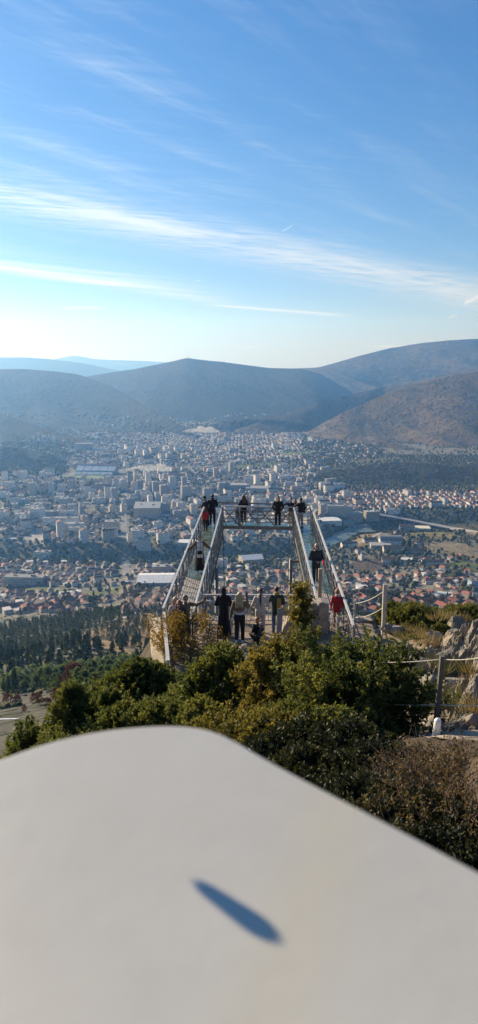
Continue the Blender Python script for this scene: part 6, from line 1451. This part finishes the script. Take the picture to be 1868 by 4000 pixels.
# far corner on the left
person('person in black hooded jacket and trousers standing with back turned at the far left corner', ON(535, 1323), R(6), 1.80, ('pocket', 'belly'), 'black', 'black', 'cream', hair='black', hood=('black', 'collar'), hem=.80)
person('person in black jacket and beanie leaning over the left handrail', ON(522, 1324), R(62), 1.70, ('railfwd', 'railfwd'), 'charcoal', 'black', 'black', hair='black', hood=('black', 'beanie'), lean=.22, hem=.78)
person('child in red jacket and black trousers on the left walkway', ON(517, 1336), R(35), 1.30, ('down', 'belly'), 'red', 'black', 'black', hair='brown', child=True, style='shoulder')
def bag(e, hc, WR, Tq, Hm):
    t = MB(); t.box((0, .17, .98), (.21, .07, .16)); t.build('handbag', CL['black'], e, bevel=.012)
    t = MB()
    for s in (-1, 1):
        v = [V3(s*.055+x*.075, y, z) for z, y in ((1.45, .10), (1.36, .135), (1.2, .15), (.9, .165), (.74, .175)) for x in (-1, 1)]
        v2 = [p-V3(0, .02, 0) for p in v]; n0 = len(v); t.raw(v+v2, [(2*i, 2*i+1, 2*i+3, 2*i+2) for i in range(4)]+[(2*i+n0, 2*i+2+n0, 2*i+3+n0, 2*i+1+n0) for i in range(4)]+[(2*i, 2*i+2, 2*i+2+n0, 2*i+n0) for i in range(4)]+[(2*i+1, 2*i+1+n0, 2*i+3+n0, 2*i+3) for i in range(4)])
    t.ell(Tq((0, .02, 1.47)), (.13, .11, .06)); t.build('scarf', CL['plaid'], e, smooth=False)
person('woman in brown headscarf, long brown coat and white checked scarf walking with arms out', ON(503, 1439), R(186), 1.68, ('out', 'out'), 'brown', None, 'black', skirt=('black', .12, .22), coat=('brown', .42), hood=('brown', 'scarf'), glasses=True, female=True, stride=.06, extra=bag)
# crossbar
person('small child in dark blue coat stepping along the crossbar', ON(597, 1319), R(-60), 1.12, ('down', 'down'), 'navy', 'jeans', 'black', hair='ginger', child=True, stride=.12)
person('woman with long brown hair in black carrying a toddler on the crossbar', ON(613, 1318), R(20), 1.68, ('hold', 'hold'), 'black', 'black', 'white', hair='brown', style='long', female=True)
pq = ON(621, 1314); person('toddler in pink jacket held on an arm above the crossbar', pq+V3(.02, -.06, .72), R(-160), .92, ('chest', 'chest'), 'pink', 'rose', 'cream', hair='brown', child=True, crouch=.30)
person('young man in black sweater and trousers standing at the middle of the crossbar facing us', ON(699, 1325), R(178), 1.74, ('pocket', 'pocket'), 'black', 'black', 'white', hair='dark', hem=.88)
person('boy in printed black hoodie leaning back on the rail with arms spread', ON(731, 1323), R(174), 1.60, ('spread', 'spread'), 'charcoal', 'beige', 'white', hair='dark', hem=.90,
       extra=lambda e, hc, WR, Tq, Hm: (lambda t: (t.ell((0, .142, 1.24), (.055, .006, .055)), t.build('chest_print', CL['grey'], e)))(MB()))
person('man in black sweater and pale grey trousers photographing at the right corner', ON(756, 1330), R(28), 1.76, ('face', 'down'), 'black', 'grey', 'black', hair='dark', hem=.92, extra=phone_at('dark phone held up by the man at the right corner', -1))
# walkways and terrace
person('bald man with sunglasses in dark quilted jacket walking towards us on the right walkway', ON(794, 1472), R(186), 1.80, ('belly', 'belly'), 'puffer', 'black', 'black', glasses=True, stride=.15, hem=.80, hood=('puffer', 'collar'),
       extra=lambda e, hc, WR, Tq, Hm: (lambda t: (t.box((-.30, .02, 1.0), (.06, .16, .26)), t.build('red_bag', CL['red'], e, bevel=.02)))(MB()))
person('child in red hooded jacket and beige shorts standing at the entrance of the right walkway', ON(846, 1577), R(-4), 1.36, ('down', 'down'), 'red', 'tan', 'charcoal', hair='ginger', hood=('cream', 'collar'), child=True, hem=.74, bareleg=True, stride=.05)
person('red haired woman with sunglasses in dark jacket taking a selfie by the left railing', ON(452, 1632), R(205), 1.66, ('down', 'down'), 'charcoal', 'black', 'black', hair='red', style='long', glasses=True, female=True, head_yaw=-40)
person('dark haired man with sunglasses reaching out a phone beside the red haired woman', ON(468, 1622), R(228), 1.72, ('selfie', 'down'), 'olive', 'black', 'black', hair='black', glasses=True, head_yaw=-25, extra=phone_at('blue backed phone held out at arm length for a selfie', -1, (0, .06, .08)))
person('person in long white speckled jacket half hidden behind the red haired woman', ON(444, 1622), R(200), 1.66, ('down', 'down'), 'cream', 'black', 'black', hair='blonde', style='long', female=True)
person('woman in long black dress and black headscarf standing at the far terrace railing', ON(563, 1600), R(-8), 1.74, ('belly', 'belly'), 'black', None, 'black', skirt=('black', .05, .25), hood=('black', 'scarf'), female=True)
person('blonde woman in cropped brown jacket and black trousers holding up a phone', ON(603, 1617), R(-6), 1.76, ('bagarm', 'phone'), 'olive', 'black', 'white', hair='blonde', style='long', female=True, hem=1.06,
       extra=lambda e, hc, WR, Tq, Hm: (phone_at('dark phone held up by the blonde woman', 1)(e, hc, WR, Tq, Hm), (lambda t: (t.loft(rings_z([(1.03, .168, .128, 0), (1.075, .172, .132, 0)])), t.build('white_hem', CL['white'], e)))(MB())))
person('woman with brown ponytail in cream jacket and trousers at the terrace railing', ON(655, 1600), R(-3), 1.70, ('belly', 'belly'), 'cream', 'beige', 'white', hair='brown', style='pony', female=True, hem=.90, hood=('cream', 'collar'))
def stripe(e, hc, WR, Tq, Hm):
    t = MB(); t.box((.07, -.135, 1.12), (.15, .035, .52)); t.build('mustard_panel', CL['mustard'], e, bevel=.01)
person('man in green and mustard jacket standing at the railing beside the steel information stand', ON(695, 1592), R(4), 1.66, ('rail', 'belly'), 'green', 'jeans', 'black', hair='dark', hood=('mustard', 'collar'), hem=.72, extra=stripe)
person('ginger haired child in black crouching behind the junipers', ON(647, 1618), R(40), 1.25, ('belly', 'belly'), 'black', 'charcoal', 'black', hair='ginger', child=True, crouch=.5)
person('small child in pale pink beanie sitting at the feet of the cream woman', ON(657, 1626), R(60), 1.12, ('belly', 'belly'), 'charcoal', 'black', 'white', hair='brown', hood=('pink', 'beanie'), child=True, crouch=.5)
